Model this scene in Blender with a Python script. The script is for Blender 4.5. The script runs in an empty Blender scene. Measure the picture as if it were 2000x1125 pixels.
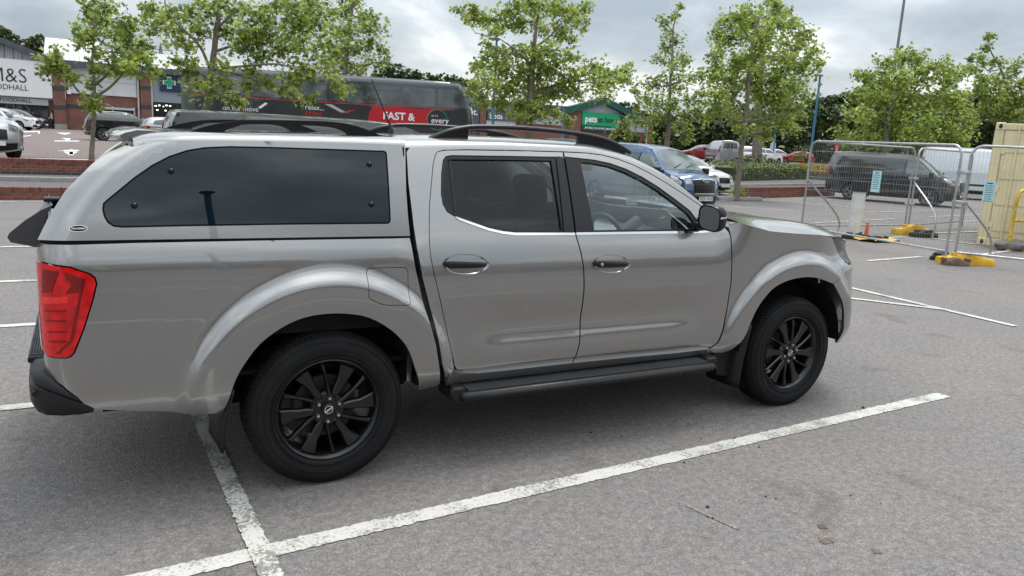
import bpy, bmesh, math, random
import numpy as np
from mathutils import Vector, Matrix
from mathutils.geometry import delaunay_2d_cdt
scn = bpy.context.scene
R_ = math.radians
random.seed(7); rng = np.random.default_rng(7)

# ---------------- camera ----------------
CAM = np.array([-0.970, -4.346, 1.683]); FPX = 1500.0
_yaw, _pit, _rol = R_(29.24), R_(10.85), R_(3.02)
_f = np.array([math.sin(_yaw)*math.cos(_pit), math.cos(_yaw)*math.cos(_pit), -math.sin(_pit)])
_r = np.array([math.cos(_yaw), -math.sin(_yaw), 0.0]); _u = np.cross(_r, _f)
_r, _u = _r*math.cos(_rol)+_u*math.sin(_rol), -_r*math.sin(_rol)+_u*math.cos(_rol)
cd = bpy.data.cameras.new('camera'); cd.sensor_width = 36; cd.lens = FPX/2000*36; cd.clip_start = .05; cd.clip_end = 3000
cam = bpy.data.objects.new('camera', cd); scn.collection.objects.link(cam)
cam.matrix_world = Matrix([[_r[0],_u[0],-_f[0],CAM[0]],[_r[1],_u[1],-_f[1],CAM[1]],[_r[2],_u[2],-_f[2],CAM[2]],[0,0,0,1]])
scn.camera = cam
def ray(px, py): return _f+_r*(px-1000)/FPX-_u*(py-562.5)/FPX
def at(px, py, D): return CAM+ray(px, py)*D            # a point of the place at depth D metres
def gnd(px, py, z=0.0):
    d = ray(px, py); return CAM+d*((z-CAM[2])/d[2])

# ---------------- overcast sky, soft sun, exposure ----------------
SUN_EL, SUN_AZ = 70, 60                                 # azimuth from +Y towards +X
wd = bpy.data.worlds.new('World'); scn.world = wd; wd.use_nodes = True
nt = wd.node_tree; N = nt.nodes; L = nt.links; N.clear()
def nd(t, **k):
    n = N.new(t)
    for a, b in k.items(): setattr(n, a, b)
    return n
out = nd('ShaderNodeOutputWorld'); bg1 = nd('ShaderNodeBackground'); bg2 = nd('ShaderNodeBackground'); add = nd('ShaderNodeAddShader')
sky = nd('ShaderNodeTexSky', sky_type='NISHITA', sun_disc=False); sky.sun_elevation = R_(SUN_EL); sky.sun_rotation = R_(SUN_AZ)
bg1.inputs[1].default_value = .05*.25                   # the little blue that gets through the cloud
L.new(sky.outputs[0], bg1.inputs[0])
tc = nd('ShaderNodeTexCoord'); sx = nd('ShaderNodeSeparateXYZ'); L.new(tc.outputs['Generated'], sx.inputs[0])
def mth(op, a, b=None, c=None):
    n = nd('ShaderNodeMath', operation=op)
    for i, v in enumerate((a, b, c)):
        if v is None: continue
        if isinstance(v, (int, float)): n.inputs[i].default_value = v
        else: L.new(v, n.inputs[i])
    return n.outputs[0]
zz = mth('ADD', mth('MAXIMUM', sx.outputs[2], 0.0), .34)
cx = nd('ShaderNodeCombineXYZ'); L.new(mth('DIVIDE', sx.outputs[0], zz), cx.inputs[0]); L.new(mth('DIVIDE', sx.outputs[1], zz), cx.inputs[1])
n1 = nd('ShaderNodeTexNoise'); n1.inputs['Scale'].default_value = 2.3; n1.inputs['Detail'].default_value = 9; n1.inputs['Roughness'].default_value = .55; n1.inputs['Distortion'].default_value = .35
L.new(cx.outputs[0], n1.inputs['Vector'])
n2 = nd('ShaderNodeTexNoise'); n2.inputs['Scale'].default_value = 1.1; n2.inputs['Detail'].default_value = 4
L.new(cx.outputs[0], n2.inputs['Vector'])
cl = mth('ADD', mth('MULTIPLY', n1.outputs[0], .62), mth('MULTIPLY', n2.outputs[0], .38))
rp = nd('ShaderNodeValToRGB'); L.new(cl, rp.inputs[0])
e = rp.color_ramp.elements; e[0].position = .38; e[0].color = (.36,.415,.465,1); e[1].position = .60; e[1].color = (1.0,1.01,1.0,1)
q = rp.color_ramp.elements.new(.46); q.color = (.47,.525,.565,1)
q = rp.color_ramp.elements.new(.53); q.color = (.66,.70,.725,1)
gr = mth('MULTIPLY_ADD', mth('MAXIMUM', sx.outputs[2], 0.0), 1.25, .50)   # an overcast sky is brighter overhead
vm = nd('ShaderNodeVectorMath', operation='SCALE'); L.new(rp.outputs[0], vm.inputs[0]); L.new(gr, vm.inputs['Scale'])
L.new(vm.outputs[0], bg2.inputs[0]); bg2.inputs[1].default_value = 1.02
L.new(bg1.outputs[0], add.inputs[0]); L.new(bg2.outputs[0], add.inputs[1]); L.new(add.outputs[0], out.inputs[0])
sd = bpy.data.lights.new('sun', 'SUN'); sd.energy = 1.5; sd.angle = R_(22); sd.color = (1,.965,.91)
so = bpy.data.objects.new('sun', sd); scn.collection.objects.link(so)
_sv = Vector((math.sin(R_(SUN_AZ))*math.cos(R_(SUN_EL)), math.cos(R_(SUN_AZ))*math.cos(R_(SUN_EL)), math.sin(R_(SUN_EL))))
so.rotation_euler = _sv.to_track_quat('Z', 'Y').to_euler(); so.location = (10, 20, 40)
vs = scn.view_settings; vs.view_transform = 'Standard'; vs.look = 'None'; vs.exposure = 0.64; vs.gamma = 1.0; vs.use_curve_mapping = False
# ---------------- helpers ----------------
COL = scn.collection
def mesh(name, V, F, m=None, smooth=None, nrm=None, sharp=35):
    me = bpy.data.meshes.new(name); me.from_pydata([tuple(map(float, v)) for v in V], [], [tuple(map(int, f)) for f in F]); me.update()
    if m is not None: me.materials.append(m)
    if smooth is None: smooth = True
    if smooth and len(me.polygons):
        me.polygons.foreach_set('use_smooth', [True]*len(me.polygons))
        if nrm is not None:
            me.normals_split_custom_set_from_vertices([tuple(n) for n in nrm])
        elif sharp: me.set_sharp_from_angle(angle=R_(sharp))
    return me
def link(name, me, parent=None):
    o = bpy.data.objects.new(name, me); COL.objects.link(o)
    if parent is not None: o.parent = parent
    return o
def obj(name, V, F, m, parent=None, **k): return link(name, mesh(name, V, F, m, **k), parent)
def tag(o, label=None, cat=None, group=None, kind=None):
    if label: o['label'] = label
    if cat: o['category'] = cat
    if group: o['group'] = group
    if kind: o['kind'] = kind
    return o
def empty(name, loc=(0,0,0), rz=0, label=None, cat=None, group=None):
    o = bpy.data.objects.new(name, None); o.empty_display_size = .2; COL.objects.link(o)
    o.location = tuple(map(float, loc)); o.rotation_euler = (0, 0, rz); return tag(o, label, cat, group)
def copy_tree(o, parent=None):
    c = o.copy(); COL.objects.link(c); c.parent = parent
    for ch in list(o.children): copy_tree(ch, c)
    return c
class G:
    """collects geometry for ONE mesh object"""
    def __init__(s): s.v = []; s.f = []
    def add(s, V, F):
        b = len(s.v); s.v += [tuple(map(float, p)) for p in V]; s.f += [tuple(i+b for i in f) for f in F]; return s
    def box(s, lo, hi, r=0, seg=1):
        lo = np.array(lo, float); hi = np.array(hi, float)
        bm = bmesh.new(); bmesh.ops.create_cube(bm, size=1)
        for v in bm.verts: v.co = Vector((lo+hi)/2)+Vector(np.array(v.co)*(hi-lo))
        if r: bmesh.ops.bevel(bm, geom=bm.edges[:], offset=r, segments=seg, affect='EDGES', profile=.6)
        return s.bm(bm)
    def bm(s, bm):
        bm.verts.ensure_lookup_table(); bm.verts.index_update()
        s.add([v.co[:] for v in bm.verts], [[v.index for v in f.verts] for f in bm.faces]); bm.free(); return s
    def cyl(s, p0, p1, r0, r1=None, n=12, caps=True):
        return s.tube([p0, p1], [r0, r0 if r1 is None else r1], n, caps)
    def tube(s, pts, r, n=8, caps=True, closed=False):
        P = [np.array(p, float) for p in pts]; m = len(P); rr = r if hasattr(r, '__len__') else [r]*m
        V = []; F = []; up = None
        for i in range(m):
            if closed: t = P[(i+1) % m]-P[i-1]
            else: t = P[min(i+1, m-1)]-P[max(i-1, 0)]
            t = t/(np.linalg.norm(t)+1e-12)
            if up is None:
                a = np.array([0,0,1.]) if abs(t[2]) < .9 else np.array([1.,0,0]); up = np.cross(np.cross(t, a), t)
            up = up-t*(up@t); up = up/(np.linalg.norm(up)+1e-12); sd = np.cross(t, up)
            for k in range(n):
                a = 2*math.pi*k/n; V.append(P[i]+rr[i]*(math.cos(a)*up+math.sin(a)*sd))
        for i in range(m if closed else m-1):
            j = (i+1) % m
            for k in range(n): F.append((i*n+k, i*n+(k+1) % n, j*n+(k+1) % n, j*n+k))
        if caps and not closed: F.append(tuple(range(n))[::-1]); F.append(tuple((m-1)*n+k for k in range(n)))
        return s.add(V, F)
    def lathe(s, prof, n=48, c=(0,0,0), a0=0, a1=2*math.pi):
        """profile (radius, y) about the y axis through c"""
        V = []; F = []; m = len(prof); full = abs(a1-a0-2*math.pi) < 1e-6; nn = n if full else n+1
        for k in range(nn):
            a = a0+(a1-a0)*k/n
            for r, y in prof: V.append((c[0]+r*math.cos(a), c[1]+y, c[2]+r*math.sin(a)))
        for k in range(n):
            k2 = (k+1) % nn
            for j in range(m-1): F.append((k*m+j, k*m+j+1, k2*m+j+1, k2*m+j))
        return s.add(V, F)
    def prism(s, poly, fn, d0, d1):
        """poly of 2-D points, fn(a, b, d) -> 3-D; closed solid between d0 and d1"""
        n = len(poly); V = [fn(a, b, d0) for a, b in poly]+[fn(a, b, d1) for a, b in poly]
        F = [tuple(range(n)), tuple(range(n, 2*n))[::-1]]+[(i, i+n, (i+1) % n+n, (i+1) % n) for i in range(n)]
        return s.add(V, F)
    def grid(s, P):
        """P[i][j] rows of points"""
        a = len(P); b = len(P[0]); V = [p for r in P for p in r]
        return s.add(V, [(i*b+j, i*b+j+1, (i+1)*b+j+1, (i+1)*b+j) for i in range(a-1) for j in range(b-1)])
    def tf(s, M, i0=0):
        for i in range(i0, len(s.v)): s.v[i] = tuple(M @ Vector(s.v[i]))
        return s
    def fix(s):
        bm = bmesh.new(); vs = [bm.verts.new(v) for v in s.v]
        for f in s.f:
            try: bm.faces.new([vs[i] for i in f])
            except ValueError: pass
        bmesh.ops.remove_doubles(bm, verts=bm.verts[:], dist=1e-5); bmesh.ops.recalc_face_normals(bm, faces=bm.faces[:])
        s.v = []; s.f = []; return s.bm(bm)
    def build(s, name, m, parent=None, fix=True, **k):
        if fix: s.fix()
        return obj(name, s.v, s.f, m, parent, **k)
# ---- 2-D outlines ----
def inside(poly, p):
    x, y = p[:, 0], p[:, 1]; r = np.zeros(len(p), bool); n = len(poly)
    for i in range(n):
        x0, y0 = poly[i]; x1, y1 = poly[(i+1) % n]
        if y0 == y1: continue
        r ^= ((y0 > y) != (y1 > y)) & (x < (x1-x0)*(y-y0)/(y1-y0)+x0)
    return r
def edge_dist(poly, p):
    d = np.full(len(p), 1e9); n = len(poly)
    for i in range(n):
        a = np.array(poly[i]); b = np.array(poly[(i+1) % n]); ab = b-a; L2 = ab@ab+1e-18
        t = np.clip(((p-a)@ab)/L2, 0, 1); d = np.minimum(d, np.hypot(*(p-a-t[:, None]*ab).T))
    return d
def area(poly):
    p = np.array(poly); q = np.roll(p, -1, 0); return .5*np.sum(p[:, 0]*q[:, 1]-q[:, 0]*p[:, 1])
def smooth_line(pts, n=8, closed=False):
    """Catmull-Rom through the points"""
    P = [np.array(p, float) for p in pts]; m = len(P); o = []
    for i in range(m if closed else m-1):
        if closed: p0, p1, p2, p3 = P[i-1], P[i], P[(i+1) % m], P[(i+2) % m]
        else: p1, p2 = P[i], P[i+1]; p0 = P[i-1] if i else 2*p1-p2; p3 = P[i+2] if i+2 < m else 2*p2-p1
        for k in range(n):
            t = k/n; o.append(.5*((2*p1)+(p2-p0)*t+(2*p0-5*p1+4*p2-p3)*t*t+(3*p1-p0-3*p2+p3)*t**3))
    if not closed: o.append(P[-1])
    return [tuple(q) for q in o]
def offset(poly, d):
    """inset a closed outline by d (positive = smaller)"""
    p = np.array(poly, float); sg = 1 if area(poly) > 0 else -1
    e0 = p-np.roll(p, 1, 0); e1 = np.roll(p, -1, 0)-p
    def nn(e): l = np.hypot(e[:, 0], e[:, 1])+1e-12; return np.stack([-e[:, 1]/l, e[:, 0]/l], -1)*sg
    a, b = nn(e0), nn(e1); m = a+b; m = m/np.maximum((m*m).sum(1, keepdims=True), .5)*2
    return [tuple(q) for q in p+m*d]
def resample(poly, h):
    o = []; n = len(poly)
    for i in range(n):
        a = np.array(poly[i]); b = np.array(poly[(i+1) % n]); k = max(1, int(math.ceil(np.hypot(*(b-a))/h)))
        for j in range(k): o.append(tuple(a+(b-a)*j/k))
    return o
def panel_geo(outline, S, h=.03, gap=0.0, flange=.012, holes=(), lift=0.0):
    """a sheet bent over the surface S(s,t), with turned-in edges; analytic normals"""
    if area(outline) < 0: outline = outline[::-1]
    loops = [resample(offset(outline, gap) if gap else outline, h)]
    for hl in holes:
        if area(hl) > 0: hl = hl[::-1]
        loops.append(resample(offset(hl, gap) if gap else hl, h))
    P = []; E = []
    for lp in loops:
        b = len(P); P += lp; E += [(b+i, b+(i+1) % len(lp)) for i in range(len(lp))]
    nb = len(P); A = np.array(loops[0]); lo = A.min(0); hi = A.max(0)
    gx, gy = np.meshgrid(np.arange(lo[0]+h/2, hi[0], h), np.arange(lo[1]+h/2, hi[1], h)); gp = np.stack([gx.ravel(), gy.ravel()], -1)
    k = inside(loops[0], gp)
    for lp in loops[1:]: k &= ~inside(lp, gp)
    gp = gp[k]
    if len(gp):
        dd = np.min([edge_dist(lp, gp) for lp in loops], 0); gp = gp[dd > .45*h]
    pts = [Vector(p) for p in P]+[Vector(p) for p in gp]
    v, e_, f, ov, oe, of = delaunay_2d_cdt(pts, E, [], 0, 1e-7)
    v = np.array([(q[0], q[1]) for q in v]); f = np.array([t for t in f if len(t) == 3])
    c = v[f].mean(1); k = inside(loops[0], c)
    for lp in loops[1:]: k &= ~inside(lp, c)
    f = f[k]
    def nrm(st):
        d = 2e-3; a = S(st[:, 0]+d, st[:, 1])-S(st[:, 0]-d, st[:, 1]); b = S(st[:, 0], st[:, 1]+d)-S(st[:, 0], st[:, 1]-d)
        n = np.cross(a, b); return n/(np.linalg.norm(n, axis=1, keepdims=True)+1e-12)
    n = nrm(v); X = S(v[:, 0], v[:, 1])+n*lift
    V = [tuple(q) for q in X]; NN = [tuple(q) for q in n]; F = []
    for t in f:
        w = np.cross(X[t[1]]-X[t[0]], X[t[2]]-X[t[0]])
        F.append(tuple(t) if w@n[t[0]] > 0 else (t[0], t[2], t[1]))
    if flange:
        for lp in loops:
            q = np.array(lp); ql = len(lp); nn_ = nrm(q); X0 = S(q[:, 0], q[:, 1])+nn_*lift; X1 = X0-nn_*flange
            tg = np.roll(X0, -1, 0)-np.roll(X0, 1, 0); ln = np.cross(tg, nn_); ln = ln/(np.linalg.norm(ln, axis=1, keepdims=True)+1e-12)
            b = len(V); V += [tuple(p) for p in X0]+[tuple(p) for p in X1]; NN += [tuple(p) for p in ln]*2
            for i in range(ql):
                j = (i+1) % ql; F.append((b+i, b+ql+i, b+ql+j, b+j))
    return V, F, NN
def mirror_y(V, F, NN=None):
    return [(a, -b, c) for a, b, c in V], [f[::-1] for f in F], None if NN is None else [(a, -b, c) for a, b, c in NN]
def both(name, geo, m, parents, **k):
    """the same piece on the near flank and mirrored on the far flank"""
    V, F, NN = geo; o1 = obj(name, V, F, m, parents[0], nrm=NN, **k)
    V, F, NN = mirror_y(V, F, NN); o2 = obj(name, V, F, m, parents[1], nrm=NN, **k)
    return o1, o2
def text_geo(s, size=1.0, extrude=0.0, bold=0.0, align='CENTER', spacing=1.0, shear=0):
    c = bpy.data.curves.new('t', 'FONT'); c.body = s; c.size = size; c.extrude = extrude; c.offset = bold; c.align_x = align; c.align_y = 'CENTER'
    c.space_character = spacing; c.shear = shear; c.resolution_u = 3; c.fill_mode = 'FRONT' if not extrude else 'BOTH'
    o = bpy.data.objects.new('t', c); COL.objects.link(o)
    me = bpy.data.meshes.new_from_object(o.evaluated_get(bpy.context.evaluated_depsgraph_get()))
    V = [tuple(v.co) for v in me.vertices]; F = [tuple(p.vertices) for p in me.polygons]
    bpy.data.objects.remove(o); bpy.data.curves.remove(c); bpy.data.meshes.remove(me); return V, F
# ---- materials ----
MATS = {}
def _nodes(m):
    m.use_nodes = True; t = m.node_tree; b = next(n for n in t.nodes if n.type == 'BSDF_PRINCIPLED'); return t, b
def mat(name, col, rough=.5, metal=0.0, coat=0.0, spec=.5, var=0.0, vscale=8.0, bump=0.0, bscale=60.0, emit=0.0, rvar=0.0, coords='Object'):
    if name in MATS: return MATS[name]
    m = bpy.data.materials.new(name); t, b = _nodes(m); col = tuple(col)+(1,)
    b.inputs['Base Color'].default_value = col; b.inputs['Roughness'].default_value = rough; b.inputs['Metallic'].default_value = metal
    b.inputs['Coat Weight'].default_value = coat; b.inputs['Coat Roughness'].default_value = .03; b.inputs['Specular IOR Level'].default_value = spec
    if emit: b.inputs['Emission Color'].default_value = col; b.inputs['Emission Strength'].default_value = emit
    if var or bump or rvar:
        tcn = t.nodes.new('ShaderNodeTexCoord'); nz = t.nodes.new('ShaderNodeTexNoise'); nz.inputs['Scale'].default_value = vscale; nz.inputs['Detail'].default_value = 6
        t.links.new(tcn.outputs[coords], nz.inputs['Vector'])
        if var:
            mx = t.nodes.new('ShaderNodeMix'); mx.data_type = 'RGBA'; mr = t.nodes.new('ShaderNodeMapRange'); mr.inputs[1].default_value = .3; mr.inputs[2].default_value = .7
            t.links.new(nz.outputs[0], mr.inputs[0]); t.links.new(mr.outputs[0], mx.inputs[0])
            mx.inputs[6].default_value = tuple(c*(1-var) for c in col[:3])+(1,); mx.inputs[7].default_value = tuple(min(1, c*(1+var)) for c in col[:3])+(1,)
            t.links.new(mx.outputs[2], b.inputs['Base Color'])
        if rvar:
            m2 = t.nodes.new('ShaderNodeMapRange'); m2.inputs[1].default_value = .3; m2.inputs[2].default_value = .7; m2.inputs[3].default_value = max(0, rough-rvar); m2.inputs[4].default_value = min(1, rough+rvar)
            t.links.new(nz.outputs[0], m2.inputs[0]); t.links.new(m2.outputs[0], b.inputs['Roughness'])
        if bump:
            n2 = t.nodes.new('ShaderNodeTexNoise'); n2.inputs['Scale'].default_value = bscale; n2.inputs['Detail'].default_value = 4; t.links.new(tcn.outputs[coords], n2.inputs['Vector'])
            bp = t.nodes.new('ShaderNodeBump'); bp.inputs['Strength'].default_value = bump; bp.inputs['Distance'].default_value = .01
            t.links.new(n2.outputs[0], bp.inputs['Height']); t.links.new(bp.outputs[0], b.inputs['Normal'])
    MATS[name] = m; return m
def glass(name, tint, refl=1.0, ior=1.5, rough=0.0):
    """thin automotive glass: tinted pass-through plus Fresnel reflection"""
    if name in MATS: return MATS[name]
    m = bpy.data.materials.new(name); m.use_nodes = True; t = m.node_tree; t.nodes.clear()
    o = t.nodes.new('ShaderNodeOutputMaterial'); tr = t.nodes.new('ShaderNodeBsdfTransparent'); gl = t.nodes.new('ShaderNodeBsdfGlossy'); mx = t.nodes.new('ShaderNodeMixShader'); fr = t.nodes.new('ShaderNodeFresnel')
    tr.inputs[0].default_value = tuple(tint)+(1,); gl.inputs['Roughness'].default_value = rough; fr.inputs[0].default_value = ior; gl.inputs[0].default_value = (tuple(refl) if hasattr(refl, '__len__') else (refl,)*3)+(1,)
    t.links.new(fr.outputs[0], mx.inputs[0]); t.links.new(tr.outputs[0], mx.inputs[1]); t.links.new(gl.outputs[0], mx.inputs[2]); t.links.new(mx.outputs[0], o.inputs[0])
    MATS[name] = m; return m
# ---- the pickup's body surface: s = distance along the flank, t = height (then over the roof edge) ----
def pchip(xs, ys):
    xs = np.array(xs, float); ys = np.array(ys, float); h = np.diff(xs); d = np.diff(ys)/h
    m = np.zeros(len(xs)); m[0] = d[0]; m[-1] = d[-1]
    for i in range(1, len(xs)-1):
        if d[i-1]*d[i] > 0:
            w1 = 2*h[i]+h[i-1]; w2 = h[i]+2*h[i-1]; m[i] = (w1+w2)/(w1/d[i-1]+w2/d[i])
    def f(x):
        x = np.clip(np.asarray(x, float), xs[0], xs[-1]); i = np.clip(np.searchsorted(xs, x)-1, 0, len(xs)-2)
        u = (x-xs[i])/h[i]; u2 = u*u; u3 = u2*u
        return ((2*u3-3*u2+1)*ys[i]+(u3-2*u2+u)*h[i]*m[i]+(-2*u3+3*u2)*ys[i+1]+(u3-u2)*h[i]*m[i+1])
    return f
def soft(f, lo, hi, sg):
    """the same curve with its corners rounded off"""
    X = np.arange(lo-.2, hi+.2, .002); k = np.exp(-.5*(np.arange(-60, 61)*.002/sg)**2); k /= k.sum(); y = f(X); y = np.where(X < lo, f(lo)+(X-lo)*(f(lo+.01)-f(lo))/.01, y); y = np.where(X > hi, f(hi)+(X-hi)*(f(hi)-f(hi-.01))/.01, y)
    yy = np.convolve(y, k, 'same'); a, b = 70, len(X)-70; c = np.gradient(yy, X)
    def g(x):
        x = np.clip(np.asarray(x, float), X[a], X[b-2]); u = (x-X[0])/.002; i = u.astype(int); t = u-i; h = .002
        return (2*t**3-3*t**2+1)*yy[i]+(t**3-2*t**2+t)*h*c[i]+(3*t**2-2*t**3)*yy[i+1]+(t**3-t**2)*h*c[i+1]
    return g
def sstep(a, b, x):
    u = np.clip((np.asarray(x, float)-a)/(b-a), 0, 1); return u*u*(3-2*u)
_ss = np.linspace(-2.2, 5.4, 3801)
_phi = np.interp(_ss, [-1.24, -1.05, -1.0, 3.1, 3.45, 3.62, 3.75, 3.9, 4.05, 4.3], [-90, -14, 0, 0, 4, 11, 24, 44, 68, 86])
_i0 = int(np.argmin(abs(_ss)))
def _cum(v):
    c = np.concatenate([[0], np.cumsum((v[1:]+v[:-1])/2*np.diff(_ss))]); return c-c[_i0]
_px = _cum(np.cos(np.radians(_phi))); _pi = _cum(np.sin(np.radians(_phi)))
def plan(s): return np.interp(s, _ss, _px), np.interp(s, _ss, _pi)
# flank profile of the doors and of the load bed; above 1.2 the leaning-in greenhouse
W_door = pchip([.30,.40,.46,.52,.57,.62,.67,.72,.80,.90,.97,1.03,1.09,1.15,1.20,1.24],
               [.77,.815,.855,.875,.8805,.8782,.8660,.8652,.8768,.891,.8915,.887,.877,.863,.848,.834])
W_plain = pchip([.30,.40,.46,.52,.62,.72,.80,.90,.97,1.03,1.09,1.15,1.20,1.24],[.77,.815,.848,.864,.872,.876,.882,.891,.8915,.887,.877,.863,.848,.834])
W_bed = pchip([.30,.40,.46,.52,.62,.75,.90,1.00,1.06,1.10,1.14,1.18,1.24],
              [.79,.83,.852,.866,.880,.888,.893,.894,.893,.890,.882,.869,.846])
W_gh = pchip([1.19,1.24,1.40,1.55,1.66,1.75],[.850,.834,.768,.702,.650,.606])
W_can = pchip([1.19,1.24,1.40,1.55,1.62,1.70],[.864,.856,.822,.785,.766,.742])
W_door = soft(W_door,.3,1.24,.011); W_plain = soft(W_plain,.3,1.24,.02); W_bed = soft(W_bed,.3,1.24,.016); W_gh = soft(W_gh,1.19,1.75,.02); W_can = soft(W_can,1.19,1.70,.02)
HUBS = ((0.0, .03), (3.15, .03))
_fl = pchip([.38,.47,.52,.57,.605,.628,.647,.665,.685,.71,.80], [.036,.042,.0455,.0472,.0468,.0425,.030,.0145,.0045,.0008,0])
_fl = soft(_fl,.38,.80,.008)
def flare(x, z):
    o = 0
    for hx, k in HUBS:
        r = np.hypot(x-hx-k*0, z-.375)
        o = o+_fl(r)*sstep(.25, .52, z)
    return o
def half_width(x, z):
    wd, wb = W_door(z), W_bed(z); kc = sstep(.66, .95, x)*(1-sstep(2.05, 2.42, x)); wd = wd*kc+W_plain(z)*(1-kc)
    k = sstep(.30, .50, x)
    w = wb*(1-k)+wd*k
    k2 = sstep(2.35, 2.75, x)                       # the wing has no lower crease
    w = w*(1-k2)+np.maximum(wd, np.interp(z, [.3,.5,.7,.9], [.80,.866,.880,.890]))*k2
    return w
def S_body(s, t):
    s = np.asarray(s, float); t = np.asarray(t, float); x, ins = plan(s)
    y = half_width(x, t)+flare(x, t)-ins
    y = y-.085*sstep(3.3, 3.8, x)*sstep(.90, 1.05, t)+.03*sstep(3.3, 3.7, x)*(1-sstep(.7, .9, t))
    return np.stack([x, -y, t+0*x], -1)
def S_gh(s, t):
    s = np.asarray(s, float); t = np.asarray(t, float)
    y = W_gh(t)-.035*sstep(1.9, 2.7, s)*0
    return np.stack([s+0*t, -y+0*s, t+0*s], -1)
def S_can(s, t):
    s = np.asarray(s, float); t = np.asarray(t, float)
    d = s-np.interp(t, [1.19,1.30,1.40,1.48,1.55,1.60,1.64], [-1.165,-1.105,-1.035,-.965,-.875,-.79,-.70])
    y = W_can(t)-.05*np.clip(1-d/.14, 0, 1.3)**2
    return np.stack([s+0*t, -y, t+0*s], -1)
# ---------------- the pickup ----------------
def paint(name, col, metal=.85, rough=.27, flake=.10, coat=1.0):
    if name in MATS: return MATS[name]
    m = mat(name, col, rough, metal, coat=coat); t, b = _nodes(m)
    tcn = t.nodes.new('ShaderNodeTexCoord'); vo = t.nodes.new('ShaderNodeTexVoronoi'); vo.inputs['Scale'].default_value = 900
    t.links.new(tcn.outputs['Object'], vo.inputs['Vector'])
    mx = t.nodes.new('ShaderNodeMix'); mx.data_type = 'RGBA'; sp = t.nodes.new('ShaderNodeSeparateColor'); t.links.new(vo.outputs['Color'], sp.inputs[0]); t.links.new(sp.outputs[0], mx.inputs[0])
    mx.inputs[6].default_value = tuple(c*(1-flake) for c in col)+(1,); mx.inputs[7].default_value = tuple(c*(1+flake) for c in col)+(1,); t.links.new(mx.outputs[2], b.inputs['Base Color'])
    nz = t.nodes.new('ShaderNodeTexNoise'); nz.inputs['Scale'].default_value = 5; nz.inputs['Detail'].default_value = 6; t.links.new(tcn.outputs['Object'], nz.inputs['Vector'])   # road film
    mr = t.nodes.new('ShaderNodeMapRange'); mr.inputs[1].default_value = .3; mr.inputs[2].default_value = .75; mr.inputs[3].default_value = .008; mr.inputs[4].default_value = .035; b.inputs['Coat IOR'].default_value = 1.75; t.links.new(nz.outputs[0], mr.inputs[0]); t.links.new(mr.outputs[0], b.inputs['Coat Roughness'])
    return m
M_paint = paint('grey_metallic_paint', (.305,.300,.294))
M_black = mat('black_plastic', (.008,.008,.009), .45, spec=.35, bump=.15, bscale=350, rvar=.08, vscale=12)
M_satin = mat('satin_black', (.006,.006,.007), .30, spec=.4, rvar=.06, vscale=9)
M_rim = mat('black_alloy', (.005,.005,.006), .22, spec=.5, var=.2, vscale=20)
M_rubber = mat('tyre_rubber', (.0095,.0095,.010), .75, spec=.25, var=.30, vscale=9, bump=.2, bscale=120)
M_dark = mat('dark_cavity', (.008,.008,.009), .8, spec=.2, var=.3)
M_trim = mat('charcoal_trim', (.035,.036,.038), .6, bump=.1, bscale=250, var=.15)
M_dash = mat('dash_grey', (.20,.205,.21), .6, bump=.1, bscale=250, var=.1)
M_seat = mat('seat_cloth', (.02,.02,.022), .8, bump=.2, bscale=300, var=.2)
M_chrome = mat('chrome', (.82,.83,.84), .07, 1.0, var=.03)
M_steel = mat('dull_steel', (.55,.55,.56), .3, 1.0, var=.15, vscale=40)
M_gclear = glass('side_glass', (.84,.90,.89), (.92,1.0,.99), ior=1.85); M_gtint = glass('privacy_glass', (.22,.235,.245)); M_gdark = glass('canopy_glass', (.04,.046,.052), (.84,.93,1.0), ior=1.66)
M_mirror = mat('mirror_glass', (.16,.185,.195), .02, 1.0, var=.01)
M_white = mat('white_print', (.8,.8,.8), .5, var=.03)

TR = empty('pickup_truck', (0,0,0), 0, 'grey metallic double cab pickup with hardtop canopy and black alloy wheels', 'pickup')
def S_cab(s, t):
    s = np.asarray(s, float); t = np.asarray(t, float); a = S_body(s, np.minimum(t, 1.2)); b = S_gh(s, np.maximum(t, 1.2))
    k = sstep(1.17, 1.23, t)[..., None]
    aa = S_body(s, np.minimum(t, 1.24)); bb = S_gh(s, np.maximum(t, 1.19)); o = aa*(1-k)+bb*k; o[..., 2] = t+0*s; return o
def deeper(S, d):
    def f(s, t):
        p = S(s, t).copy(); p[..., 1] += d; return p
    return f
# --- shut lines shared by neighbouring panels (s, t) ---
B_lo = [(1.396,.473),(1.412,.505),(1.422,.571),(1.430,.656),(1.428,.795),(1.421,.913),(1.409,1.026),(1.395,1.10),(1.378,1.164),(1.367,1.205)]
B_hi = [(1.370,1.41),(1.374,1.563),(1.376,1.637)]
RD_left = [(.607,1.609),(.591,1.591),(.570,1.539),(.541,1.423),(.521,1.339),(.508,1.25),(.501,1.165),(.503,1.10),(.517,1.02),(.547,.91),(.592,.755),(.630,.613),(.658,.522),(.679,.495),(.72,.480),(.789,.473)]
RD_top = [(1.065,1.632),(.78,1.625),(.67,1.620),(.635,1.616)]
rwin_lo = [(1.277,1.206),(.992,1.209),(.917,1.217),(.835,1.234),(.748,1.262),(.656,1.294),(.617,1.316)]
rwin_up = [(.600,1.352),(.598,1.401),(.615,1.502),(.634,1.565),(.652,1.584),(.684,1.590),(1.059,1.599),(1.300,1.604)]
FD_front = [(2.418,.460),(2.462,.469),(2.488,.497),(2.510,.58),(2.527,.707),(2.527,.862),(2.515,1.023),(2.506,1.157),(2.497,1.20)]
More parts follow.
